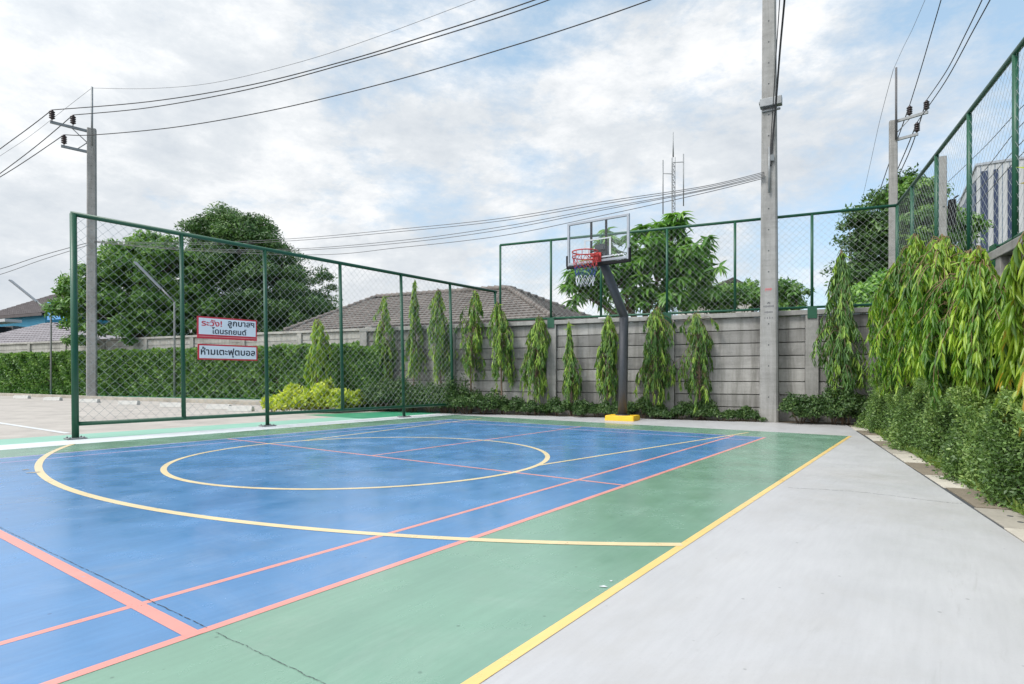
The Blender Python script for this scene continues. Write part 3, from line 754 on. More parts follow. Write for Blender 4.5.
cable('lowest black power line rising right from the left pole lower arm', [tops[2]]+[lv(x, y, tops[2]*1, EB) for x, y in ((95,134.8),(180,126.5),(280,108.5),(400,79),(512,46),(590,21),(650,0),(720,-26))], .019)
sp = P(91.8, 88, 26.9)
cable('very thin earth wire rising right from the spike of the left pole', [sp]+[lv(x, y, sp*1, EB) for x, y in ((150,88.5),(215,82.5),(300,62),(375,37.5),(475,0),(540,-26))], .008, 'wire')
EL = Vector((-60, 34, 0))
cable('outer power line falling left from the left pole', [tops[0], lv(30,127,tops[0],EL), lv(0,149,tops[0],EL), lv(-60,194,tops[0],EL)], .018)
cable('middle power line falling left from the left pole', [tops[1], lv(40,143,tops[1],EL), lv(0,173.5,tops[1],EL), lv(-60,216,tops[1],EL)], .018)
cable('lower power line falling left from the left pole', [tops[2], lv(30,158,tops[2],EL), lv(0,177,tops[2],EL), lv(-60,212,tops[2],EL)], .018)
cable('thin earth wire falling left from the spike of the left pole', [sp, lv(66,108,sp,EL), lv(30,136,sp,EL), lv(0,156,sp,EL), lv(-60,196,sp,EL)], .007, 'wire')
# telecom cables between left and middle poles
ma = P(764.5, 172, MP.y-.12); la = P(97, 241, 26.9)
tel = [('topmost telephone cable hanging between the left and middle poles', [(700,187),(600,202),(500,218.5),(400,229),(291,238.7),(190,243)]),
       ('second telephone cable hanging between the left and middle poles', [(700,188.5),(600,204.5),(500,221),(400,231.5),(291,240.8),(190,244.5)]),
       ('third telephone cable hanging between the left and middle poles', [(700,190.5),(600,208.5),(500,227),(400,240.5),(291,249),(190,248.5)]),
       ('fourth telephone cable hanging between the left and middle poles', [(700,191.5),(600,210.5),(500,230),(400,243),(291,250.5),(190,250)]),
       ('lowest sagging telephone cable between the left and middle poles', [(700,194),(600,216),(500,236),(400,247.5),(314,254.8),(190,250.5)])]
for i, (lb, pp) in enumerate(tel):
    cable(lb, [ma+Vector((0,0,-.03*i))]+[lv(x, y, ma, la) for x, y in pp]+[la+Vector((0,0,-.02*i))], .008, 'wire', 'telephone cables', name='telephone_cable')
cable('upper telephone cable falling left from the left pole', [la, lv(85,243.5,la,EL), lv(40,256,la,EL), lv(0,269,la,EL), lv(-60,285,la,EL)], .016, 'wire', 'telephone cables', name='telephone_cable')
cable('lower telephone cable falling left from the left pole', [la, lv(85,246,la,EL), lv(40,260.5,la,EL), lv(0,274.5,la,EL), lv(-60,291,la,EL)], .014, 'wire', 'telephone cables', name='telephone_cable')
# drop cable up the middle pole
c = [P(770.5, 166, MP.y-.17), P(772.5, 140, MP.y-.17), P(775.5, 108, MP.y-.32), P(780, 50, MP.y-.8), P(784.5, 0, MP.y-1.3), P(789, -60, MP.y-2)]
cable('thick black cable bundle climbing the middle pole to the upper right', c, .019, 'cable', 'telephone cables', name='telephone_cable')
cable('thin black cable beside the bundle climbing the middle pole', [p+Vector((-.018*i-.01, .01, .0)) for i, p in enumerate(c)], .009, 'cable', 'telephone cables', name='telephone_cable')
# right pole lines
k1, k2, k3 = (j+Vector((0,0,.47)) for j in (j1, j2, j3)); ER = Vector((9, 8, 0))
cable('left power line climbing from the right pole towards the top edge', [k1]+[lv(x,y,k1,ER) for x, y in ((920,72),(932.3,30),(941,0),(952,-40))], .017)
cable('middle power line climbing from the right pole outer insulator', [k2]+[lv(x,y,k2,ER) for x, y in ((947,70),(967,31),(982,0),(1003,-45))], .016)
cable('right power line climbing from the right pole lower arm', [k3]+[lv(x,y,k3,ER) for x, y in ((945,82),(973,31),(990,0),(1014,-45))], .016)
s3 = P(893.2, 70, 25.8)
cable('thin earth wire climbing from the spike of the right pole', [s3]+[lv(x,y,s3,ER) for x, y in ((903,48),(912,30),(925,0),(940,-35))], .007, 'wire')
q5 = Vector((p5.x, p5.y, h5+1))
for lb, a, pp in (('left power line dropping behind the right pole', k1, ((893,152),(874.5,205),(862,235))), ('right power line dropping behind the right pole', k2, ((911,148),(892,190),(870,240))), ('short power line dropping from the lower arm of the right pole', k3, ((906,150),(890,187),(868,240)))):
    cable(lb, [a]+[lv(x,y,a,q5) for x, y in pp], .022)
cable('thin earth wire dropping behind the right pole', [s3]+[lv(x,y,s3,q5) for x, y in ((880,120),(870,165),(861,205))], .010, 'wire')
h4p = P(944, 180, 21)
for i, (y0, y1) in enumerate(((182,105),(212,122),(220,140),(232,152))):
    cable('%s cable seen through the right fence behind the short concrete pole' % ORD[i], [P(948, y0, 21), P(985, (y0+y1)/2+3, 16), P(1024, y1, 12.5), P(1090, y1-55, 10)], .009, 'wire', 'cables behind the right fence', name='telephone_cable')

# ================================================================== STREET LIGHTS
for lb, px, yb, ye, ex, ey, z in (('thin grey lamp post by the blue house with a slanting arm', 51, 350, 313, 10, 280, 29.5), ('thin grey lamp post in front of the leafy tree with a slanting arm', 174.5, 346, 302, 135, 262, 26.0)):
    b = P(px, HY, z); b.z = 0; rt = empty('lamp_post', b); tag(rt, lb, 'lamp post', 'lamp posts along the hedge')
    j = P(px, ye, z)-b; e = P(ex, ey, z-.6)-b
    q = MB(); q.tube([(0,0,0), (0,0,j.z-.08), j], [.045,.04,.035], 10); q.build('post', M['galv'], rt)
    q = MB(); q.tube([j, j.lerp(e, .35)], .04, 8); q.build('arm', M['galv'], rt)
    q = MB(); d = (e-j).normalized(); n = Vector((d.z, 0, -d.x)); m_ = j.lerp(e, .67); q.obox(m_, (e-j)*.33, n*.035, Vector((0,1,0))*.09); q.build('lamp_head', M['alu'], rt, .01)

# ================================================================== WHEEL STOPS, KERB
def wheel_stop(p, rz, label):
    rt = MB(); L_, W_, H_ = .66, .18, .13
    prof = [(-W_/2,0),(W_/2,0),(W_/2*.7,H_),(-W_/2*.7,H_)]
    vs = [(-L_/2, y, z) for y, z in prof]+[(L_/2, y, z) for y, z in prof]
    rt.add(vs, [(3,2,1,0),(4,5,6,7),(0,1,5,4),(1,2,6,5),(2,3,7,6),(3,0,4,7)])
    o = rt.build('wheel_stop', M['stop'], None, .012); o.location = p; o.rotation_euler = (0,0,rz)
    tag(o, label, 'wheel stop', 'concrete wheel stops in the parking lot'); return o
ws = [(22,398.6),(53,400.6),(90,402.6),(129,404.8),(172,407.2),(219,409.3),(241,411.3)]
for i, (px, py) in enumerate(ws):
    wheel_stop(G(px, py), R(-4), '%s low concrete wheel stop counting from the left along the hedge' % ORD[i])
q = MB(); a, b = G(-60, 393.2), G(300, 406.5); d = (b-a).normalized(); n = Vector((-d.y, d.x, 0))
q.obox((a+b)/2+Vector((0,0,.06)), (b-a)/2, n*.09, Vector((0,0,.06))); o = q.build('kerb', M['slab'], None, .01); tag(o, kind='structure')

# ================================================================== DRAIN SLABS on the right
edges = [13.0]; g = np.random.default_rng(12)
joints = [12.2, 11.4, 10.55, 9.6, 8.9, 8.1, 7.35, 6.5, 5.8, 5.0, 4.4, 3.65, 2.9, 2.1, 1.3, .5]
tones = ['slabd','slabl','slabd','slabl','slabd','slab','slabl','slabd','slabl','slabd','slab','slabl','slab','slabd','slab','slab']
prev = 12.9
look = {'slabd': 'brown stained', 'slabl': 'pale', 'slab': 'grey'}
for i, (s_, tn) in enumerate(zip(joints, tones)):
    q = MB(); mid = (prev+s_)/2; hw = .130+.004*g.normal(); ln = (prev-s_)/2-.012; cz = -.027+.005*g.random()
    rz = g.normal()*.01; q.box((0,0,0), 2*hw, 2*ln, .06); q.tube([(0,ln*.25,.028),(0,ln*.25,.032)], .018, 8, 1); q.tube([(0,-ln*.35,.028),(0,-ln*.35,.032)], .018, 8, 1)
    o = q.build('drain_slab', [M[tn], M['crack']], None, .006); o.location = S(mid, 1.385+.006*g.normal(), cz); o.rotation_euler = (0, 0, -R(24)+rz)
    tag(o, '%s %s concrete drain slab from the back corner, beside the right hedge' % (ORD[i], look[tn]), 'drain slab', 'concrete drain slabs beside the right hedge')
    prev = s_
sheet('drain_channel', [S(13,1.20), S(.3,1.20), S(.3,1.53), S(13,1.53)], M['crack'], z=-.003)

# ================================================================== WEEPING TREES
def weeping(label, base, H, z0, Rr, seed, m='lf_weep', ns=70, per=22, L0=.17, W0=.10, young=.25, group='slim weeping trees along the back wall', tr=.028, tmpl=FULL, bark='bark', lx=0, ly=0, drop=.45, tonebase=.42, asym=None, prof=None):
    g = np.random.default_rng(seed); pa = prof or (.06+.10*g.random(), 1.3+1.8*g.random(), .7+.5*g.random()); ph1, ph2 = g.random(2)*6.28; root = empty('weeping_tree', base); tag(root, label, 'tree', group)
    root.rotation_euler = (0, 0, 0)
    tb = MB(); pts = []
    for i in range(9):
        t = i/8; pts.append(Vector((lx*t*t+.012*g.normal(), ly*t*t+.012*g.normal(), H*.97*t)))
    tb.tube(pts, [tr*(1-.8*i/8) for i in range(9)], 8)
    Ps, Ds, Ns, Ts = [], [], [], []
    for i in range(ns):
        q_ = (i+g.random())/ns; h = z0+.28*(H-z0)*0+(H-z0)*(.12+.88*q_)
        ax = g.random()*2*math.pi; rad = Rr*min(1, pa[0]+pa[1]*(1-q_)**pa[2])*(.35+.70*g.random())*(1+.30*math.sin(ax+ph1+q_*4)+.20*math.sin(2*ax+ph2-q_*9))
        if q_ < .2: rad *= .75+.25*q_/.2
        if asym is not None: rad *= 1+asym[1]*math.cos(ax-asym[0])
        dr = drop*(.5+.8*g.random())*(1-.45*q_)
        t0 = Vector((lx*(h/H)**2, ly*(h/H)**2, h)); out = Vector((math.cos(ax), math.sin(ax), 0))
        path = [t0, t0+out*rad*.55+Vector((0,0,.06)), t0+out*rad*.92+Vector((0,0,-.04-dr*.2)), t0+out*rad+Vector((0,0,-dr*.7)), t0+out*rad*.97+Vector((0,0,-dr))]
        sp_ = smooth_pts(path, 4); tb.tube(sp_, [.007*(1-.8*j/len(sp_)) for j in range(len(sp_))], 4, caps=False)
        yng = 1.0 if g.random() < young+.35*(q_ > .8) else 0.0
        tn = tonebase-.24+.36*g.random()+.32*yng
        arr = np.array([p[:] for p in sp_]); u_ = .22+.78*g.random(per); idx = u_*(len(arr)-1); i0 = np.floor(idx).astype(int).clip(0, len(arr)-2)
        pt = arr[i0]+(arr[i0+1]-arr[i0])*(idx-i0)[:,None]
        side = g.normal(size=(per,3)); side[:,2] = 0; side = unit(side)
        D = side*(.25+.45*g.random(per))[:,None]+np.array(out[:])*.22; D[:,2] = -1
        Nn = side*.5+np.array(out[:])*.7+.35*rdir(per, g)
        Ps.append(pt); Ds.append(D); Ns.append(Nn); Ts.append(tn+.10*g.normal(size=per))
    # upright young tip
    k = 14; Ps.append(np.c_[lx+g.normal(size=k)*.02, ly+g.normal(size=k)*.02, H*(.93+.07*g.random(k))]); d = rdir(k, g); d[:,2] = -.6+g.random(k)*.8; Ds.append(d); Ns.append(rdir(k, g)); Ts.append(np.full(k, .85))
    tb.build('trunk', M[bark], root)
    Pn, D, Nn, T_ = map(np.concatenate, (Ps, Ds, Ns, Ts)); n = len(Pn); Ln = L0*(.6+.7*g.random(n))
    leaf_obj('crown', M[m], Pn, D, Nn, Ln, Ln*W0, T_, tmpl, .22, root)
    return root
row = [(384,297,384,.34),(413,281,381,.34),(441,290,379,.34),(471,291,379,.36),(502,303,383,.36),(536,317,395,.33),(571,323,402,.27),(608,317,398,.31),(654,309,402,.40),(700,314,404,.42)]
for i, (px, yt, yb, rr) in enumerate(row):
    s_ = 12.98; z = zs(px, s_); b = P(px, HY, z); b.z = 0
    H = EYE+(HY-yt)/F*z; zl = EYE+(HY-yb)/F*z
    w = ['narrow', 'tall', 'full', 'bushy', 'bright tipped'][i % 5]
    weeping('%s slim weeping tree from the left along the back wall' % ORD[i], b, H, zl+.12, rr*.86, 100+i, ns=int((82+26*((i*7) % 3))*(.7+rr)), per=27, lx=.10*math.sin(i*2.7), prof=[None,(.03,1.6,1.3),(.15,2.6,.8),(.10,3.2,.6),None][i % 5] if i != 9 else (.35,3.5,.6), L0=.125, W0=.075, young=.45 if i < 6 else .28, drop=.40, tonebase=.50 if i < 6 else .45)
z = zs(842, 12.7); b = P(842, HY, z); b.z = 0
weeping('tall conical weeping tree against the back wall right of the middle pole', b, EYE+(HY-252)/F*z, EYE+(HY-392)/F*z+.1, .37, 130, ns=160, per=30, L0=.15, W0=.075, young=.14, drop=.5, tonebase=.40)
# small bright tree in the golden shrub
z = 15.6; b = P(318, HY, z); b.z = 0
weeping('small bright green weeping tree rising out of the golden shrub', b, EYE+(HY-320)/F*z, .72, .27, 140, m='lf_weepn', ns=100, per=22, L0=.15, W0=.09, young=.7, drop=.35, group=None, tonebase=.60, prof=(.22,2.8,.7))
# right row: seven trees near the camera
rr_ = [(11.3,.38,2.72),(10.45,.43,2.45),(9.75,.48,2.85),(8.95,.44,2.38),(8.3,.50,2.52),(7.5,.42,2.16),(6.9,.33,2.10)]
for i, (s_, rad, H) in enumerate(rr_):
    near = i/6
    weeping('%s weeping tree from the corner in the dense row along the right wall' % ORD[i], S(s_, 1.80), H, 1.10, rad*.88, 150+i, 'lf_weepn', ns=150, per=34, L0=.130, W0=.085, young=.50, group='weeping trees along the right wall', tr=.038, bark='bark2', drop=.52, tonebase=.43+.08*math.sin(i*2.3), ly=.05*math.cos(i*3.1))
weeping('yellowing weeping tree at the right edge of the picture, nearest of its row', S(5.28, 1.76), 2.38, .86, .24, 170, 'lf_weepy', ns=130, per=26, L0=.18, W0=.09, young=.55, group='weeping trees along the right wall', tr=.03, bark='bark2', drop=.58, tonebase=.50)

# ================================================================== HEDGES AND LOW PLANTING
def hedge(name, label, a, b, depth, H, n, leaf, m, seed, bulge=.05, jz=.05, cat='hedge', w=.5, tmpl=SIMPLE, core=True, slope=0.0, tone=(.3,.4)):
    """a, b: the foot of the front face; depth goes behind it (to the left of a->b)"""
    g = np.random.default_rng(seed); a, b = Vector(a), Vector(b); d = (b-a).normalized(); nn = Vector((-d.y, d.x, 0)); Ln_ = (b-a).length
    root = empty(name, a); tag(root, label, cat)
    A, B = np.array(d[:]), np.array(nn[:])
    fa, ft, fe = Ln_*H, Ln_*depth, depth*H; w_ = np.array([fa, ft*1.2, fe*.6, fe*.6]); which = g.choice(4, n, p=w_/w_.sum())
    x = g.random(n)*Ln_; y = g.random(n)*depth; z = g.random(n)**.9*H
    dp = np.abs(g.normal(size=n))*.07
    lum = bulge*(np.sin(x*2.1+seed)+np.sin(x*5.3+z*4+seed*2)+.6*np.sin(x*11+z*9))*.5
    zt_ = H+jz*(np.sin(x*1.7+seed)+np.sin(x*4.9+y*5)+.5*np.sin(x*13+seed))*.5
    z = np.minimum(z, zt_)
    y = np.where(which == 0, -lum+dp-.02, y); z = np.where(which == 1, zt_-dp+.02, z)
    x = np.where(which == 2, dp, x); x = np.where(which == 3, Ln_-dp, x)
    y = y+np.where(which == 0, slope*(z/H)**1.6+g.exponential(.03, n)*(-1)*(slope > 0)*(g.random(n) < .25), 0); x = x+np.where((which == 2) & (slope > 0), .5*slope*(z/H), 0)
    y = np.where((which == 0) & (z > zt_-.12), y+.10*np.clip((z-(zt_-.12))/.12, 0, 1)**2, y)
    Pn = x[:,None]*A+y[:,None]*B; Pn[:,2] = z
    onrm = np.where((which == 0)[:,None], -B, np.where((which == 1)[:,None], np.array([0,0,1.]), np.where((which == 2)[:,None], -A, A)))
    D = rdir(n, g)+onrm*.5; D[:,2] += .25; Nn = onrm*.9+.8*rdir(n, g)+np.array([0,0,.4]); Ls = leaf*(.6+.8*g.random(n))
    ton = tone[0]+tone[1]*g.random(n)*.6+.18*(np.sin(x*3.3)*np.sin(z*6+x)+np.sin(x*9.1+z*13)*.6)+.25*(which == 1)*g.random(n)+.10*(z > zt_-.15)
    leaf_obj('foliage', M[m], Pn, D, Nn, Ls, Ls*w*.5, ton, tmpl, .1, root)
    if core:
        q = MB(); vs = []; k = max(4, int(Ln_/.25))
        for i in range(k+1):
            xx = .08+(Ln_-.16)*i/k; lo = bulge*(math.sin(xx*2.1+seed)+math.sin(xx*5.3+seed*2))*.5
            top_ = H+jz*(math.sin(xx*1.7+seed)+math.sin(xx*4.9))*.5-.11
            for yy, zz in ((.10-lo,.0),(.10-lo+slope*.75,top_-.08),(.18-lo+slope,top_),(depth-.05,top_),(depth-.05,0)):
                p = d*xx+nn*yy; vs.append((p.x, p.y, max(0, zz)))
        fs = [(i*5+j, i*5+5+j, i*5+6+j, i*5+1+j) for i in range(k) for j in range(4)]+[(0,1,2,3,4), (k*5+4,k*5+3,k*5+2,k*5+1,k*5)]
        q.add(vs, fs); q.build('twigs', M['twig'], root)
    return root
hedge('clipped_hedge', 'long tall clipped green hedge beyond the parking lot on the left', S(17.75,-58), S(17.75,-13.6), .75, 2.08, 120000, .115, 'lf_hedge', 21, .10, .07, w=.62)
def shrubs(name, label, pts, m, n_per, leaf, seed, w=.45, cat='shrub', tmpl=SIMPLE, tone=(.32,.4), group=None):
    """irregular planting made of overlapping bushes: pts = (x, y, radius, height)"""
    g = np.random.default_rng(seed); root = empty(name, (pts[0][0], pts[0][1], 0)); tag(root, label, cat, group); o = np.array([pts[0][0], pts[0][1], 0])
    Ps, Ns, Cs = [], [], []; tb = MB()
    for (x, y, r_, h) in pts:
        nb = max(5, int(9*r_*h/.25))
        for j in range(nb):
            a_ = g.random()*2*math.pi; rr = r_*math.sqrt(g.random())*.8; hh = h*(.35+.6*g.random())*(1-.3*(rr/r_)**2)
            c_ = np.array([x+rr*math.cos(a_), y+rr*math.sin(a_), hh*.62]); k = int(n_per/nb)
            q_ = rdir(k, g); q_[:,2] = np.abs(q_[:,2])*1.2-.35; rad = (.35+.65*g.random(k)**.5)
            Ps.append(c_+q_*rad[:,None]*np.array([r_*.5, r_*.5, hh*.5])-o); Ns.append(unit(q_+.6*rdir(k, g))); Cs.append(np.full(k, g.random()))
            limb(tb, Vector((x-o[0]+rr*.2*math.cos(a_), y-o[1]+rr*.2*math.sin(a_), 0)), Vector(c_-o), .008, .003, g, 4, .05, 3)
    Pn, Nn, cc = map(np.concatenate, (Ps, Ns, Cs)); Pn[:,2] = np.abs(Pn[:,2])+.005; n = len(Pn)
    D = rdir(n, g); D[:,2] += .35; Ls = leaf*(.6+.8*g.random(n))
    leaf_obj('foliage', M[m], Pn, D, Nn, Ls, Ls*w*.5, tone[0]+tone[1]*.6*cc+.2*g.random(n), tmpl, .1, root)
    tb.build('stems', M['bark'], root); return root
g = np.random.default_rng(33)
def strip(t0, t1, s_c, hs, step, rad):
    out = []; t = t0
    while t < t1:
        h = np.interp(t, [t0, t1], hs)*(.8+.4*g.random()); p = S(s_c+g.normal()*.05, t); out.append((p.x, p.y, rad*(.85+.3*g.random()), h)); t += step*(.8+.4*g.random())
    return out
a0, a1, a2, a3 = t_of(392, 12.9)+.4, t_of(492, 12.9), t_of(745, 12.9), t_of(775, 12.9)
shrubs('low_shrubs', 'taller dark green shrub row under the weeping trees behind the left fence', strip(a0-.6, a1, 12.75, (1.15,.85), .38, .42), 'lf_low', 2600, .065, 41, cat='shrubs')
shrubs('low_shrubs', 'low dark green shrubs along the foot of the back wall behind the hoop', strip(a1+.1, a2, 12.88, (.50,.46), .26, .27), 'lf_low', 1700, .055, 42, cat='shrubs')
shrubs('low_shrubs', 'sparse weedy shrubs at the back wall just left of the middle pole', strip(a2, a3-.15, 12.95, (.28,.2), .2, .18), 'lf_low', 420, .05, 43, cat='shrubs')
shrubs('low_shrubs', 'knee high dark shrubs in the back corner right of the middle pole', strip(t_of(800, 12.8), t_of(884, 12.8)+.25, 12.72, (.78,.80), .26, .34), 'lf_low', 3200, .058, 44, cat='shrubs')
# right hedge: loose small-leaved
hedge('clipped_hedge', 'short dark clipped hedge end beside the first slim weeping tree', S(12.8, t_of(336,12.8)), S(12.8, t_of(380,12.8)), .38, 1.72, 16000, .075, 'lf_hedge', 22, .08, .08, w=.6)
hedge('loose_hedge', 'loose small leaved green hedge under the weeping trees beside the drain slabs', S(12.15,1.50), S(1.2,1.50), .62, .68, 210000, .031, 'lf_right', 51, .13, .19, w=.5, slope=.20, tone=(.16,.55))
o = bpy.data.objects
# golden shrub
gp = []
for px, py, r_, h in ((270,411,.35,.62),(284,411.5,.42,.72),(300,412,.45,.78),(318,412,.48,.82),(334,411,.45,.78),(350,410,.40,.95),(366,408.5,.42,.65),(380,407,.40,.5),(352,407,.3,1.15),(292,408,.42,.7),(308,408,.42,.76),(326,408,.42,.76)):
    p = G(px, py+1.5); gp.append((p.x, p.y+.2, r_*(.7+.45*((px*7) % 10)/10), h*(.75+.55*((px*3) % 10)/10)))
shrubs('golden_shrub', 'bright yellow green shrub mound seen through the left fence', gp, 'lf_yel', 2000, .10, 45, .5, 'shrub', FULL, (.35,.5))
# weeds along the hedge foot
g = np.random.default_rng(71); n = 9000
ss = 1.5+11.2*g.random(n); tt_ = 1.47+.16*g.random(n)**1.5; Pn = np.array([S(a_, b_, 0)[:] for a_, b_ in zip(ss, tt_)]); D = rdir(n, g)*.8; D[:,2] = .6+g.random(n)
Ls = .05+.06*g.random(n); o_ = leaf_obj('grass', M['grass'], Pn, D, rdir(n, g), Ls, Ls*.13, .3+.5*g.random(n), SIMPLE, .3); tag(o_, 'short weeds at the foot of the right hedge beside the drain slabs', 'grass', kind='stuff')

# ================================================================== TREES BEYOND THE WALLS
def gp_(px, z): p = P(px, HY, z); p.z = 0; return p
def hz(py, z): return EYE+(HY-py)/F*z
z = 33.0; k = z/F
big_tree('shade_tree', 'dark round evergreen tree, taller of the two behind the left hedge', 'tree', gp_(252, z),
    [((200-252)*k*.1,0,hz(285,z),60*k,3.0,56*k), (-15*k,0,hz(262,z),42*k,3,46*k), (26*k,0,hz(295,z),58*k,3.2,48*k), (-20*k,.0,hz(240,z),38*k,2.4,26*k), (52*k,.5,hz(312,z),30*k,2.4,24*k), (66*k,0,hz(322,z),20*k,1.6,20*k), (62*k,-1,hz(336,z),26*k,1.6,18*k), (74*k,-.5,hz(326,z),18*k,1.4,16*k), (-20*k,-.5,hz(322,z),60*k,2.6,24*k), (30*k,-.5,hz(320,z),55*k,2.6,22*k), (-25*k,-1,hz(336,z),55*k,2.2,20*k), (42*k,-1,hz(336,z),48*k,2.2,20*k)],
    620, .62, 210, .17, .20, 'lf_dark', 201, (.35, 3.2))
z = 30.0; k = z/F
big_tree('shade_tree', 'broad mid green leafy tree, left of the dark round tree', 'tree', gp_(135, z),
    [(0,0,hz(292,z),52*k,2.4,40*k), (-38*k,0,hz(305,z),30*k,2.0,26*k), (35*k,.3,hz(282,z),42*k,2.2,40*k), (14*k,0,hz(262,z),40*k,1.8,24*k), (40*k,.3,hz(315,z),46*k,2.0,28*k), (-10*k,-.3,hz(322,z),54*k,1.8,20*k), (5*k,-.6,hz(338,z),58*k,1.6,20*k)],
    420, .48, 150, .20, .22, 'lf_mid', 202, (.28, 2.8), tmpl=FULL)
# rosette-leaved tree behind hoop
def rosette_tree(label, base, blobs, nr, L0, seed, m='lf_rose', th=2.2, extra=()):
    g = np.random.default_rng(seed); root = empty('broadleaf_tree', base); tag(root, label, 'tree'); tb = MB()
    top = limb(tb, (0,0,0), (0,0,th), .13, .10, g, 8, .03)[-1]; Ps, Ds, Ns, Ts = [], [], [], []
    hubs = [limb(tb, top, np.array(b[:3])-np.array([0,0,.2*b[5]]), .07, .04, g, 6, .06)[-1] for b in blobs]
    for i in range(nr+len(extra)):
        if i < nr:
            w_ = np.array([b[3]*b[5] for b in blobs]); j = g.choice(len(blobs), p=w_/w_.sum()); b = blobs[j]
            d = g.normal(size=3); d /= np.linalg.norm(d)
            if d[2] < -.5: d[2] *= -1
            c_ = np.array(b[:3])+d*np.array(b[3:6])*(.35+.65*g.random()**.6)*(1+.22*g.normal())
        else: c_ = np.array(extra[i-nr]); j = int(np.argmin([np.linalg.norm(c_-np.array(b[:3])) for b in blobs])); d = np.array([0,0,1.])
        limb(tb, hubs[j], c_, .022, .008, g, 4, .06, 4)
        m_ = 13; az = 2*math.pi*np.arange(m_)/m_+g.random(m_)*.5; el = -.75+1.1*g.random(m_)
        D = np.c_[np.cos(az), np.sin(az), el]+.25*d; Nn = np.c_[-.3*np.cos(az), -.3*np.sin(az), np.ones(m_)]+.2*rdir(m_, g)
        Ps.append(c_+.02*rdir(m_, g)); Ds.append(D); Ns.append(Nn); Ts.append(np.full(m_, .28+.42*g.random()))
        m2 = 9; Ps.append(c_-d*.18*g.random(m2)[:,None]); D = rdir(m2, g); D[:,2] -= .5; Ds.append(D); Ns.append(rdir(m2, g)+np.array([0,0,.8])); Ts.append(np.full(m2, .25+.3*g.random()))
    tb.build('trunk', M['bark'], root); Pn, D, Nn, T_ = map(np.concatenate, (Ps, Ds, Ns, Ts)); n = len(Pn); Ln = L0*(.6+.6*g.random(n))
    leaf_obj('crown', M[m], Pn, D, Nn, Ln, Ln*.14, T_, FULL, .55, root); return root
z = 17.5; k = z/F
rosette_tree('leafy light green tree with long drooping leaves behind the basketball backboard', gp_(640, z),
    [((612-640)*k,0,hz(280,z),30*k,.9,30*k), ((585-640)*k,0,hz(290,z),26*k,.8,24*k), ((660-640)*k,0,hz(262,z),40*k,1.1,36*k), ((685-640)*k,0,hz(275,z),30*k,1.0,32*k), ((672-640)*k,0,hz(232,z),18*k,.7,16*k), ((650-640)*k,.1,hz(298,z),48*k,1.1,18*k), ((608-640)*k,0,hz(245,z),10*k,.4,16*k)],
    250, .37, 211, extra=[((643-640)*k,0,hz(226,z)), ((672-640)*k,0,hz(214,z)), ((668-640)*k,.1,hz(222,z)), ((570-640)*k,0,hz(280,z)), ((572-640)*k,0,hz(300,z))])
z = 19.0; k = z/F
big_tree('garden_shrub', 'rounded green bushes peeping over the back wall left of the middle pole', 'shrub', gp_(725, z),
    [(-18*k,0,hz(305,z),30*k,1.0,18*k), (15*k,0,hz(300,z),40*k,1.0,14*k), (40*k,0,hz(302,z),28*k,.9,14*k), (-45*k,0,hz(300,z),22*k,.9,16*k)], 130, .32, 90, .14, .22, 'lf_mid', 212, (.1, 1.6), shell=.3)
z = 18.0; k = z/F
big_tree('garden_tree', 'small loose tree peeping over the back wall just right of the middle pole', 'tree', gp_(789, z),
    [(0,0,hz(296,z),16*k,.5,18*k), (-6*k,0,hz(312,z),22*k,.5,14*k)], 34, .22, 60, .15, .24, 'lf_mid', 213, (.07, 2.2), shell=.3, nlimb=8)
z = 32.0; k = z/F
big_tree('shade_tree', 'dark spreading tree behind the wall corner beside the right utility pole', 'tree', gp_(880, z),
    [(0,0,hz(255,z),30*k,1.8,40*k), (18*k,0,hz(205,z),24*k,1.6,28*k), (-20*k,0,hz(225,z),18*k,.8,14*k), (30*k,.3,hz(250,z),26*k,1.2,50*k), (-18*k,0,hz(285,z),26*k,1.0,24*k)], 210, .62, 120, .24, .22, 'lf_dark', 214, (.18, 3.0), shell=.4)
z = 17.5; k = z/F
big_tree('garden_shrub', 'light green bush behind the back wall near the corner', 'shrub', gp_(872, z), [(0,0,hz(300,z),20*k,.6,20*k), (14*k,.1,hz(290,z),14*k,.5,16*k)], 90, .28, 100, .14, .24, 'lf_rose', 215, (.08, 2), shell=.3)
z = 29.0; k = z/F
big_tree('garden_tree', 'leafy green tree behind the right fence between two fence posts', 'tree', gp_(925, z),
    [(0,0,hz(230,z),30*k,1.1,32*k), (-8*k,0,hz(200,z),22*k,.9,22*k), (30*k,.2,hz(235,z),22*k,.9,26*k), (10*k,0,hz(275,z),40*k,1.1,30*k)], 220, .50, 110, .24, .22, 'lf_mid', 216, (.14, 2.8), shell=.35)

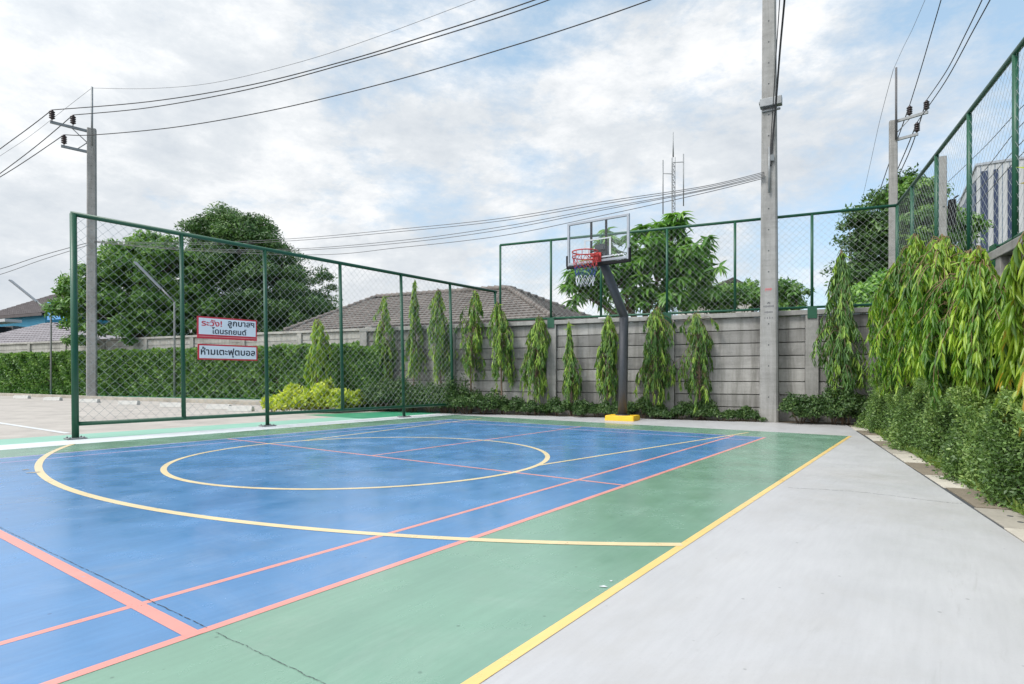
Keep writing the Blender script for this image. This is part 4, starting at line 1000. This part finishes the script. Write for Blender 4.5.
# ================================================================== HOUSES
def tile_slope(mb, o, ex, up, W, Ls, l0=0, l1=0, pitch=.24, course=.33, amp=.022, mi=0):
    """tiled slope: o eave-left corner, ex unit along eave, up unit up the slope; W eave length, Ls slope length, l0/l1 inset of left/right edge at the top"""
    ex, up = Vector(ex).normalized(), Vector(up).normalized(); nrm = ex.cross(up).normalized(); o = Vector(o)
    nr = int(Ls/course); per = 6; g = np.random.default_rng(int(W*7))
    for j in range(nr):
        b0, b1 = j*course, (j+1)*course+.03; x0 = l0*(j+.5)/nr; x1 = W-l1*(j+.5)/nr; nn_ = max(1, int((x1-x0)/pitch*per)); vs = []
        for i in range(nn_+1):
            x = x0+(x1-x0)*i/nn_; hh = amp*(1-abs(math.sin(math.pi*(x+pitch*.5*(j % 2))/pitch))**.6*1.0)
            for b_, e in ((b0, .045), (b0, .02), (b1, 0)): vs.append(o+ex*x+up*b_+nrm*((0 if e == .02 else e)+hh*(1 if e != .02 else 0)+.0*g.random()))
        fs = [(3*i+1, 3*i+4, 3*i+3, 3*i) for i in range(nn_)]+[(3*i, 3*i+3, 3*i+5, 3*i+2) for i in range(nn_)]
        mb.add(vs, fs, mi, False)
# big hip roof house behind back wall left
def V3(x, y, z): return Vector((x, y, z))
zr, ze = 27.0, 21.5
def hip_house(name, label, eL, eR, apL, apR, tile, wallm, back_shift, wall_in=.5):
    root = empty(name, V3((eL.x+eR.x)/2, (eL.y+eR.y)/2, 0)); tag(root, label, 'house'); o0_ = root.location
    ex = (eR-eL); W = ex.length; ex.normalize(); mid = (apL+apR)/2
    foot = eL+ex*((mid-eL).dot(ex)); upv = mid-foot; Ls = upv.length; l0 = (apL-eL).dot(ex); l1 = W-(apR-eL).dot(ex)
    q = MB(); tile_slope(q, eL-o0_, ex, upv, W, Ls, l0, l1)
    # right and left hips
    hd = Vector((upv.x, upv.y, 0)); D2 = hd*2
    bR = eR+D2; bL = eL+D2
    side = (bR-eR); upr = apR-(eR+side*.5); tile_slope(q, eR-o0_, side, upr, side.length, upr.length, side.length/2, side.length/2)
    upl = apL-(bL-side*.5); tile_slope(q, bL-o0_, -side, upl, side.length, upl.length, side.length/2, side.length/2)
    q.add([bR-o0_, bL-o0_, apL-o0_, apR-o0_], [(0,1,2,3)])
    q.build('roof', M[tile], root)
    rd = MB()
    for a_, b_ in ((eL,apL),(eR,apR),(apL,apR),(bR,apR)):
        n_ = max(2, int((b_-a_).length/.35))
        for i in range(n_): 
            p0, p1 = a_.lerp(b_, i/n_)-o0_, a_.lerp(b_, (i+1.1)/n_)-o0_; rd.tube([p0+Vector((0,0,.06)), p1+Vector((0,0,.03))], [.13,.10], 8)
    rd.build('ridge_cap', M[tile], root)
    q = MB(); h = min(eL.z, eR.z)-.12; i_ = wall_in; nb = side.normalized()
    c4 = [eL+ex*i_+nb*i_, eR-ex*i_+nb*i_, bR-ex*i_-nb*i_, bL+ex*i_-nb*i_]
    vs = [V3(p.x,p.y,0)-o0_ for p in c4]+[V3(p.x,p.y,h)-o0_ for p in c4]; q.add(vs, [(0,1,5,4),(1,2,6,5),(2,3,7,6),(3,0,4,7)]); q.build('wall', M[wallm], root)
    q = MB(); q.obox((eL+eR)/2-o0_-Vector((0,0,.11)), ex*W/2, nb*.03, Vector((0,0,.09))); q.obox((eR+bR)/2-o0_-Vector((0,0,.11)), side/2, ex*.03, Vector((0,0,.09))); q.build('fascia', M['tiledark'], root)
    for f in (.3, .6, .85):
        q = MB(); q.obox(c4[0].lerp(c4[1], f)-o0_+Vector((0,0,-c4[0].z+1.5)), ex*.7, nb*.03, Vector((0,0,.6))); q.build('window', M['glassdark'], root)
    return root
eL = P(285, 327, 26); eR = P(552, 323.5, 19.8); eR.z = eL.z = (eL.z+eR.z)/2
hip_house('tiled_house', 'house with a big brown tiled hip roof beyond the back wall', eL, eR, P(377, 297.5, 30), P(508, 288.5, 25.5), 'tile', 'cream', 0)
# left houses
def simple_gable(name, label, eL, eR, rL, rR, tile, wallm, depth=2.0):
    root = empty(name, V3((eL.x+eR.x)/2, (eL.y+eR.y)/2, 0)); tag(root, label, 'house'); o_ = root.location
    ex = (eR-eL).normalized(); W = (eR-eL).length; fx_ = eL+ex*((rL-eL).dot(ex)); up = rL-fx_
    q = MB(); tile_slope(q, eL-o_, ex, up, W, up.length, (rL-eL).dot(ex), W-(rR-eL).dot(ex), .3, .4, .03)
    hd = Vector((up.x, up.y, 0)); bL, bR = eL+hd*depth, eR+hd*depth
    q.add([p-o_ for p in (bR, bL, rL, rR)], [(0,1,2,3)]); q.add([p-o_ for p in (eR+ex*0, bR, rR)], [(0,1,2)]); q.add([p-o_ for p in (bL, eL, rL)], [(0,1,2)])
    q.build('roof', M[tile], root)
    nb = hd.normalized(); i_ = .5; c4 = [eL+ex*i_+nb*i_, eR-ex*i_+nb*i_, bR-ex*i_-nb*i_, bL+ex*i_-nb*i_]; h = eL.z-.1
    q = MB(); vs = [V3(p.x,p.y,0)-o_ for p in c4]+[V3(p.x,p.y,h)-o_ for p in c4]; q.add(vs, [(0,1,5,4),(1,2,6,5),(2,3,7,6),(3,0,4,7)]); q.build('wall', M[wallm], root)
    q = MB(); q.obox((eL+eR)/2-o_-Vector((0,0,.12)), ex*W/2, nb*.04, Vector((0,0,.12))); q.build('fascia', M['tiledark'], root)
    return root, c4, ex, nb, o_
z = 52
rt, c4, ex, nb, o_ = simple_gable('blue_house', 'two storey blue house with a dark roof at the far left', P(-24, 318, 54), P(42, 312.5, 50), P(55, 294, 59), P(61, 293.5, 58.5), 'tiledark', 'bluewall', 1.25)
q = MB(); mid = P(57, 310.5, 49.6)-o_; q.obox(mid, ex*1.25, nb*.06, Vector((0,0,.75))); q.build('gable_panel', M['bluegable'], rt)  # flat panel standing in for the blue gable end
q = MB(); q.obox(P(3, 321.5, 48.9)-o_, ex*1.5, nb*.6, Vector((0,0,.12))); q.build('awning', M['bwhite'], rt)
for px, py in ((2,331.5),(17,331)):
    q = MB(); q.obox(P(px, py, 50.5)-o_, ex*.8, nb*.7, Vector((0,0,.35))); q.build('window', M['glassdark'], rt)
simple_gable('tiled_house', 'low house with grey purple tiled roof behind the left wall', P(-60, 347.5, 38), P(96, 344.5, 34), P(47, 322.5, 41.5), P(56, 322.5, 41.2), 'tile2', 'cream')
# small gable house right
z = 34; k = z/F
root = empty('gabled_house', gp_(733, z)); tag(root, 'small pale gabled house roof glimpsed above bushes left of the middle pole', 'house')
q = MB(); ap = hz(281, z); 
for sg in (-1, 1): q.add([(0,0,ap),(sg*28*k*.9,0,ap-13*k),(sg*28*k*.9,7,ap-13*k),(0,7,ap),(0,0,ap+.22),(sg*28*k*.9+sg*.1,0,ap-13*k+.2),(sg*28*k*.9+sg*.1,7,ap-13*k+.2),(0,7,ap+.22)], [(0,1,2,3),(4,7,6,5),(0,4,5,1),(1,5,6,2),(2,6,7,3)])
q.build('roof', M['tiledark'], root)
q = MB(); w = 22*k; q.add([(-w,.3,0),(w,.3,0),(w,.3,ap-11*k),(0,.3,ap-.05),(-w,.3,ap-11*k),(-w,6.8,0),(w,6.8,0),(w,6.8,ap-11*k),(0,6.8,ap-.05),(-w,6.8,ap-11*k)], [(0,1,2,3,4),(9,8,7,6,5),(1,6,7,2),(0,4,9,5)]); q.build('wall', M['cream'], root)
# striped building right
z = 46.0; k = z/F
bA = P(977, HY, 42); bA.z = 0; Hb = hz(166, 42)
d = Vector((.85, -.53, 0)).normalized(); nb = Vector((.53, .85, 0)).normalized(); Wb = 12.0; Db = 12.0
root = empty('striped_building', bA); tag(root, 'tall building with vertical white and navy stripes behind the right fence', 'building')
q = MB(); q.obox(d*Wb/2+nb*Db/2+Vector((0,0,Hb/2)), d*Wb/2, nb*Db/2, Vector((0,0,Hb/2))); q.build('wall', M['bwhite'], root)
for px0, px1 in ((981,987.5),(993.5,998),(1007.5,1012.5),(1024,1030),(1040,1046)):
    kk = (px0-CX)/F; t0_ = (kk*bA.y-bA.x)/(d.x-kk*d.y); kk = (px1-CX)/F; t1_ = (kk*bA.y-bA.x)/(d.x-kk*d.y)
    q = MB(); q.obox(d*(t0_+t1_)/2-nb*.04+Vector((0,0,Hb/2-.2)), d*(t1_-t0_)/2, nb*.05, Vector((0,0,Hb/2-.25))); q.build('stripe', M['bblue'], root)
for i in range(5):
    q = MB(); q.obox(nb*(1.2+i*2.3)-d*.04+Vector((0,0,Hb/2-.3)), nb*.75, d*.05, Vector((0,0,Hb/2-.6))); q.build('side_stripe', M['bside'] if i % 2 else M['bblue'], root)
q = MB()
for i in range(30): q.obox(d*(.2+i*Wb/30)-nb*.012+Vector((0,0,Hb/2)), d*.02, nb*.014, Vector((0,0,Hb/2-.05)))
q.build('cladding_rib', M['bside'], root)
q = MB(); q.obox(d*Wb/2+nb*Db/2+Vector((0,0,Hb+.08)), d*(Wb/2+.08), nb*(Db/2+.08), Vector((0,0,.08))); q.build('parapet', M['alu'], root)
# antenna mast
z = 62; k = z/F; root = empty('antenna_mast', gp_(673.2, z)); tag(root, 'thin lattice antenna mast with side whips rising above the leafy tree', 'antenna')
q = MB(); H1 = hz(157, z); w = .20
lg = [(w*math.cos(a_), w*math.sin(a_)) for a_ in (0, 2.1, 4.2)]
for x, y in lg: q.tube([(x,y,0),(x,y,H1)], .035, 5)
zz = 1.0
while zz < H1-.6:
    for i in range(3):
        a_, b_ = lg[i], lg[(i+1) % 3]; q.tube([(a_[0],a_[1],zz),(b_[0],b_[1],zz+.55)], .025, 4); q.tube([(a_[0],a_[1],zz),(b_[0],b_[1],zz)], .02, 4)
    zz += .55
q.build('mast', M['galv'], root)
q = MB(); q.tube([(0,0,H1),(0,0,hz(132, z))], [.08,.03], 6); q.build('whip', M['galv'], root)
for px, y0, y1, ya in ((663, 160, 214, 173.5),(683.5, 154, 206, 162)):
    x = (px-673.2)*k; q = MB(); q.tube([(x,0,hz(y1,z)),(x,0,hz(y0,z))], .06, 6); q.tube([(0,0,hz(ya,z)-.05),(x,0,hz(ya,z))], .04, 6); q.build('whip', M['galv'], root)

# ================================================================== CAMERA, SKY, SUN
cam = bpy.data.cameras.new('camera'); co = bpy.data.objects.new('camera', cam); col.objects.link(co)
co.location = (0, 0, EYE); co.rotation_euler = (R(90), 0, 0); cam.sensor_width = 36; cam.lens = F/1024*36
cam.shift_y = (HY-342)/1024; cam.clip_end = 3000; cam.clip_start = .05; scn.camera = co
SUN_AZ, SUN_EL = R(-125), R(52)      # azimuth from +Y towards +X
sd = Vector((math.sin(SUN_AZ)*math.cos(SUN_EL), math.cos(SUN_AZ)*math.cos(SUN_EL), math.sin(SUN_EL)))
sl = bpy.data.lights.new('sun', 'SUN'); sl.energy = 1.5; sl.angle = R(14); sl.color = (1, .96, .90)
so = bpy.data.objects.new('sun', sl); col.objects.link(so); so.rotation_euler = sd.to_track_quat('Z', 'Y').to_euler()

w = bpy.data.worlds.new('World'); scn.world = w; w.use_nodes = True; nt = w.node_tree; nt.nodes.clear()
sky = nt.nodes.new('ShaderNodeTexSky'); sky.sky_type = 'NISHITA'; sky.sun_disc = False; sky.sun_elevation = SUN_EL; sky.sun_rotation = SUN_AZ
sky.air_density = 1.0; sky.dust_density = 1.2; sky.ozone_density = 1.0
bg1 = nt.nodes.new('ShaderNodeBackground'); bg1.inputs[1].default_value = .13
L(nt, mixc(nt, .55, sky.outputs[0], (2.7, 3.75, 4.5)), bg1.inputs[0])
tc = nt.nodes.new('ShaderNodeTexCoord'); sx = nt.nodes.new('ShaderNodeSeparateXYZ'); L(nt, tc.outputs['Generated'], sx.inputs[0])
mp = nt.nodes.new('ShaderNodeMapping'); mp.inputs['Location'].default_value = (3.1, 1.7, 5.2); mp.inputs['Rotation'].default_value = (R(8), R(-14), 0); mp.inputs['Scale'].default_value = (1.0, 1.0, 2.1); L(nt, tc.outputs['Generated'], mp.inputs[0])
n1 = noise(nt, mp.outputs[0], 1.9, 12, .64, .2)
n2 = noise(nt, mp.outputs[0], 5.5, 12, .68, .1)
# more cloud to the left, more open sky to the upper right
left = mathn(nt, 'MULTIPLY', sx.outputs[0], -.20)
cov = mathn(nt, 'ADD', mathn(nt, 'ADD', mathn(nt, 'MULTIPLY', n1, .68), mathn(nt, 'MULTIPLY', n2, .36)), left)
mask = ramp(nt, cov, [(.40, 0.0), (.54, 1.0)])
shade = mathn(nt, 'ADD', mathn(nt, 'MULTIPLY', noise(nt, mp.outputs[0], 3.0, 12, .66, .1), .62), mathn(nt, 'MULTIPLY', n2, .38))
ccol = ramp(nt, shade, [(.36, (.385, .42, .46)), (.485, (.485, .51, .535)), (.575, (.61, .62, .63))])
bg2 = nt.nodes.new('ShaderNodeBackground'); L(nt, ccol, bg2.inputs[0]); bg2.inputs[1].default_value = 1.0
dp_ = nt.nodes.new('ShaderNodeVectorMath'); dp_.operation = 'DOT_PRODUCT'; L(nt, tc.outputs['Generated'], dp_.inputs[0]); dp_.inputs[1].default_value = tuple(sd)
glow = mathn(nt, 'ADD', mathn(nt, 'MULTIPLY', mathn(nt, 'POWER', mathn(nt, 'MAXIMUM', dp_.outputs['Value'], 0.0), 3.0), 2.2), 1.0)
L(nt, glow, bg2.inputs[1])
mx = nt.nodes.new('ShaderNodeMixShader'); wo = nt.nodes.new('ShaderNodeOutputWorld')
L(nt, mask, mx.inputs[0]); L(nt, bg1.outputs[0], mx.inputs[1]); L(nt, bg2.outputs[0], mx.inputs[2]); L(nt, mx.outputs[0], wo.inputs[0])

vs_ = scn.view_settings; vs_.view_transform = 'Standard'; vs_.look = 'None'; vs_.exposure = .72; vs_.gamma = 1; vs_.use_curve_mapping = False
scn.cycles.max_bounces = 6; scn.cycles.transparent_max_bounces = 12
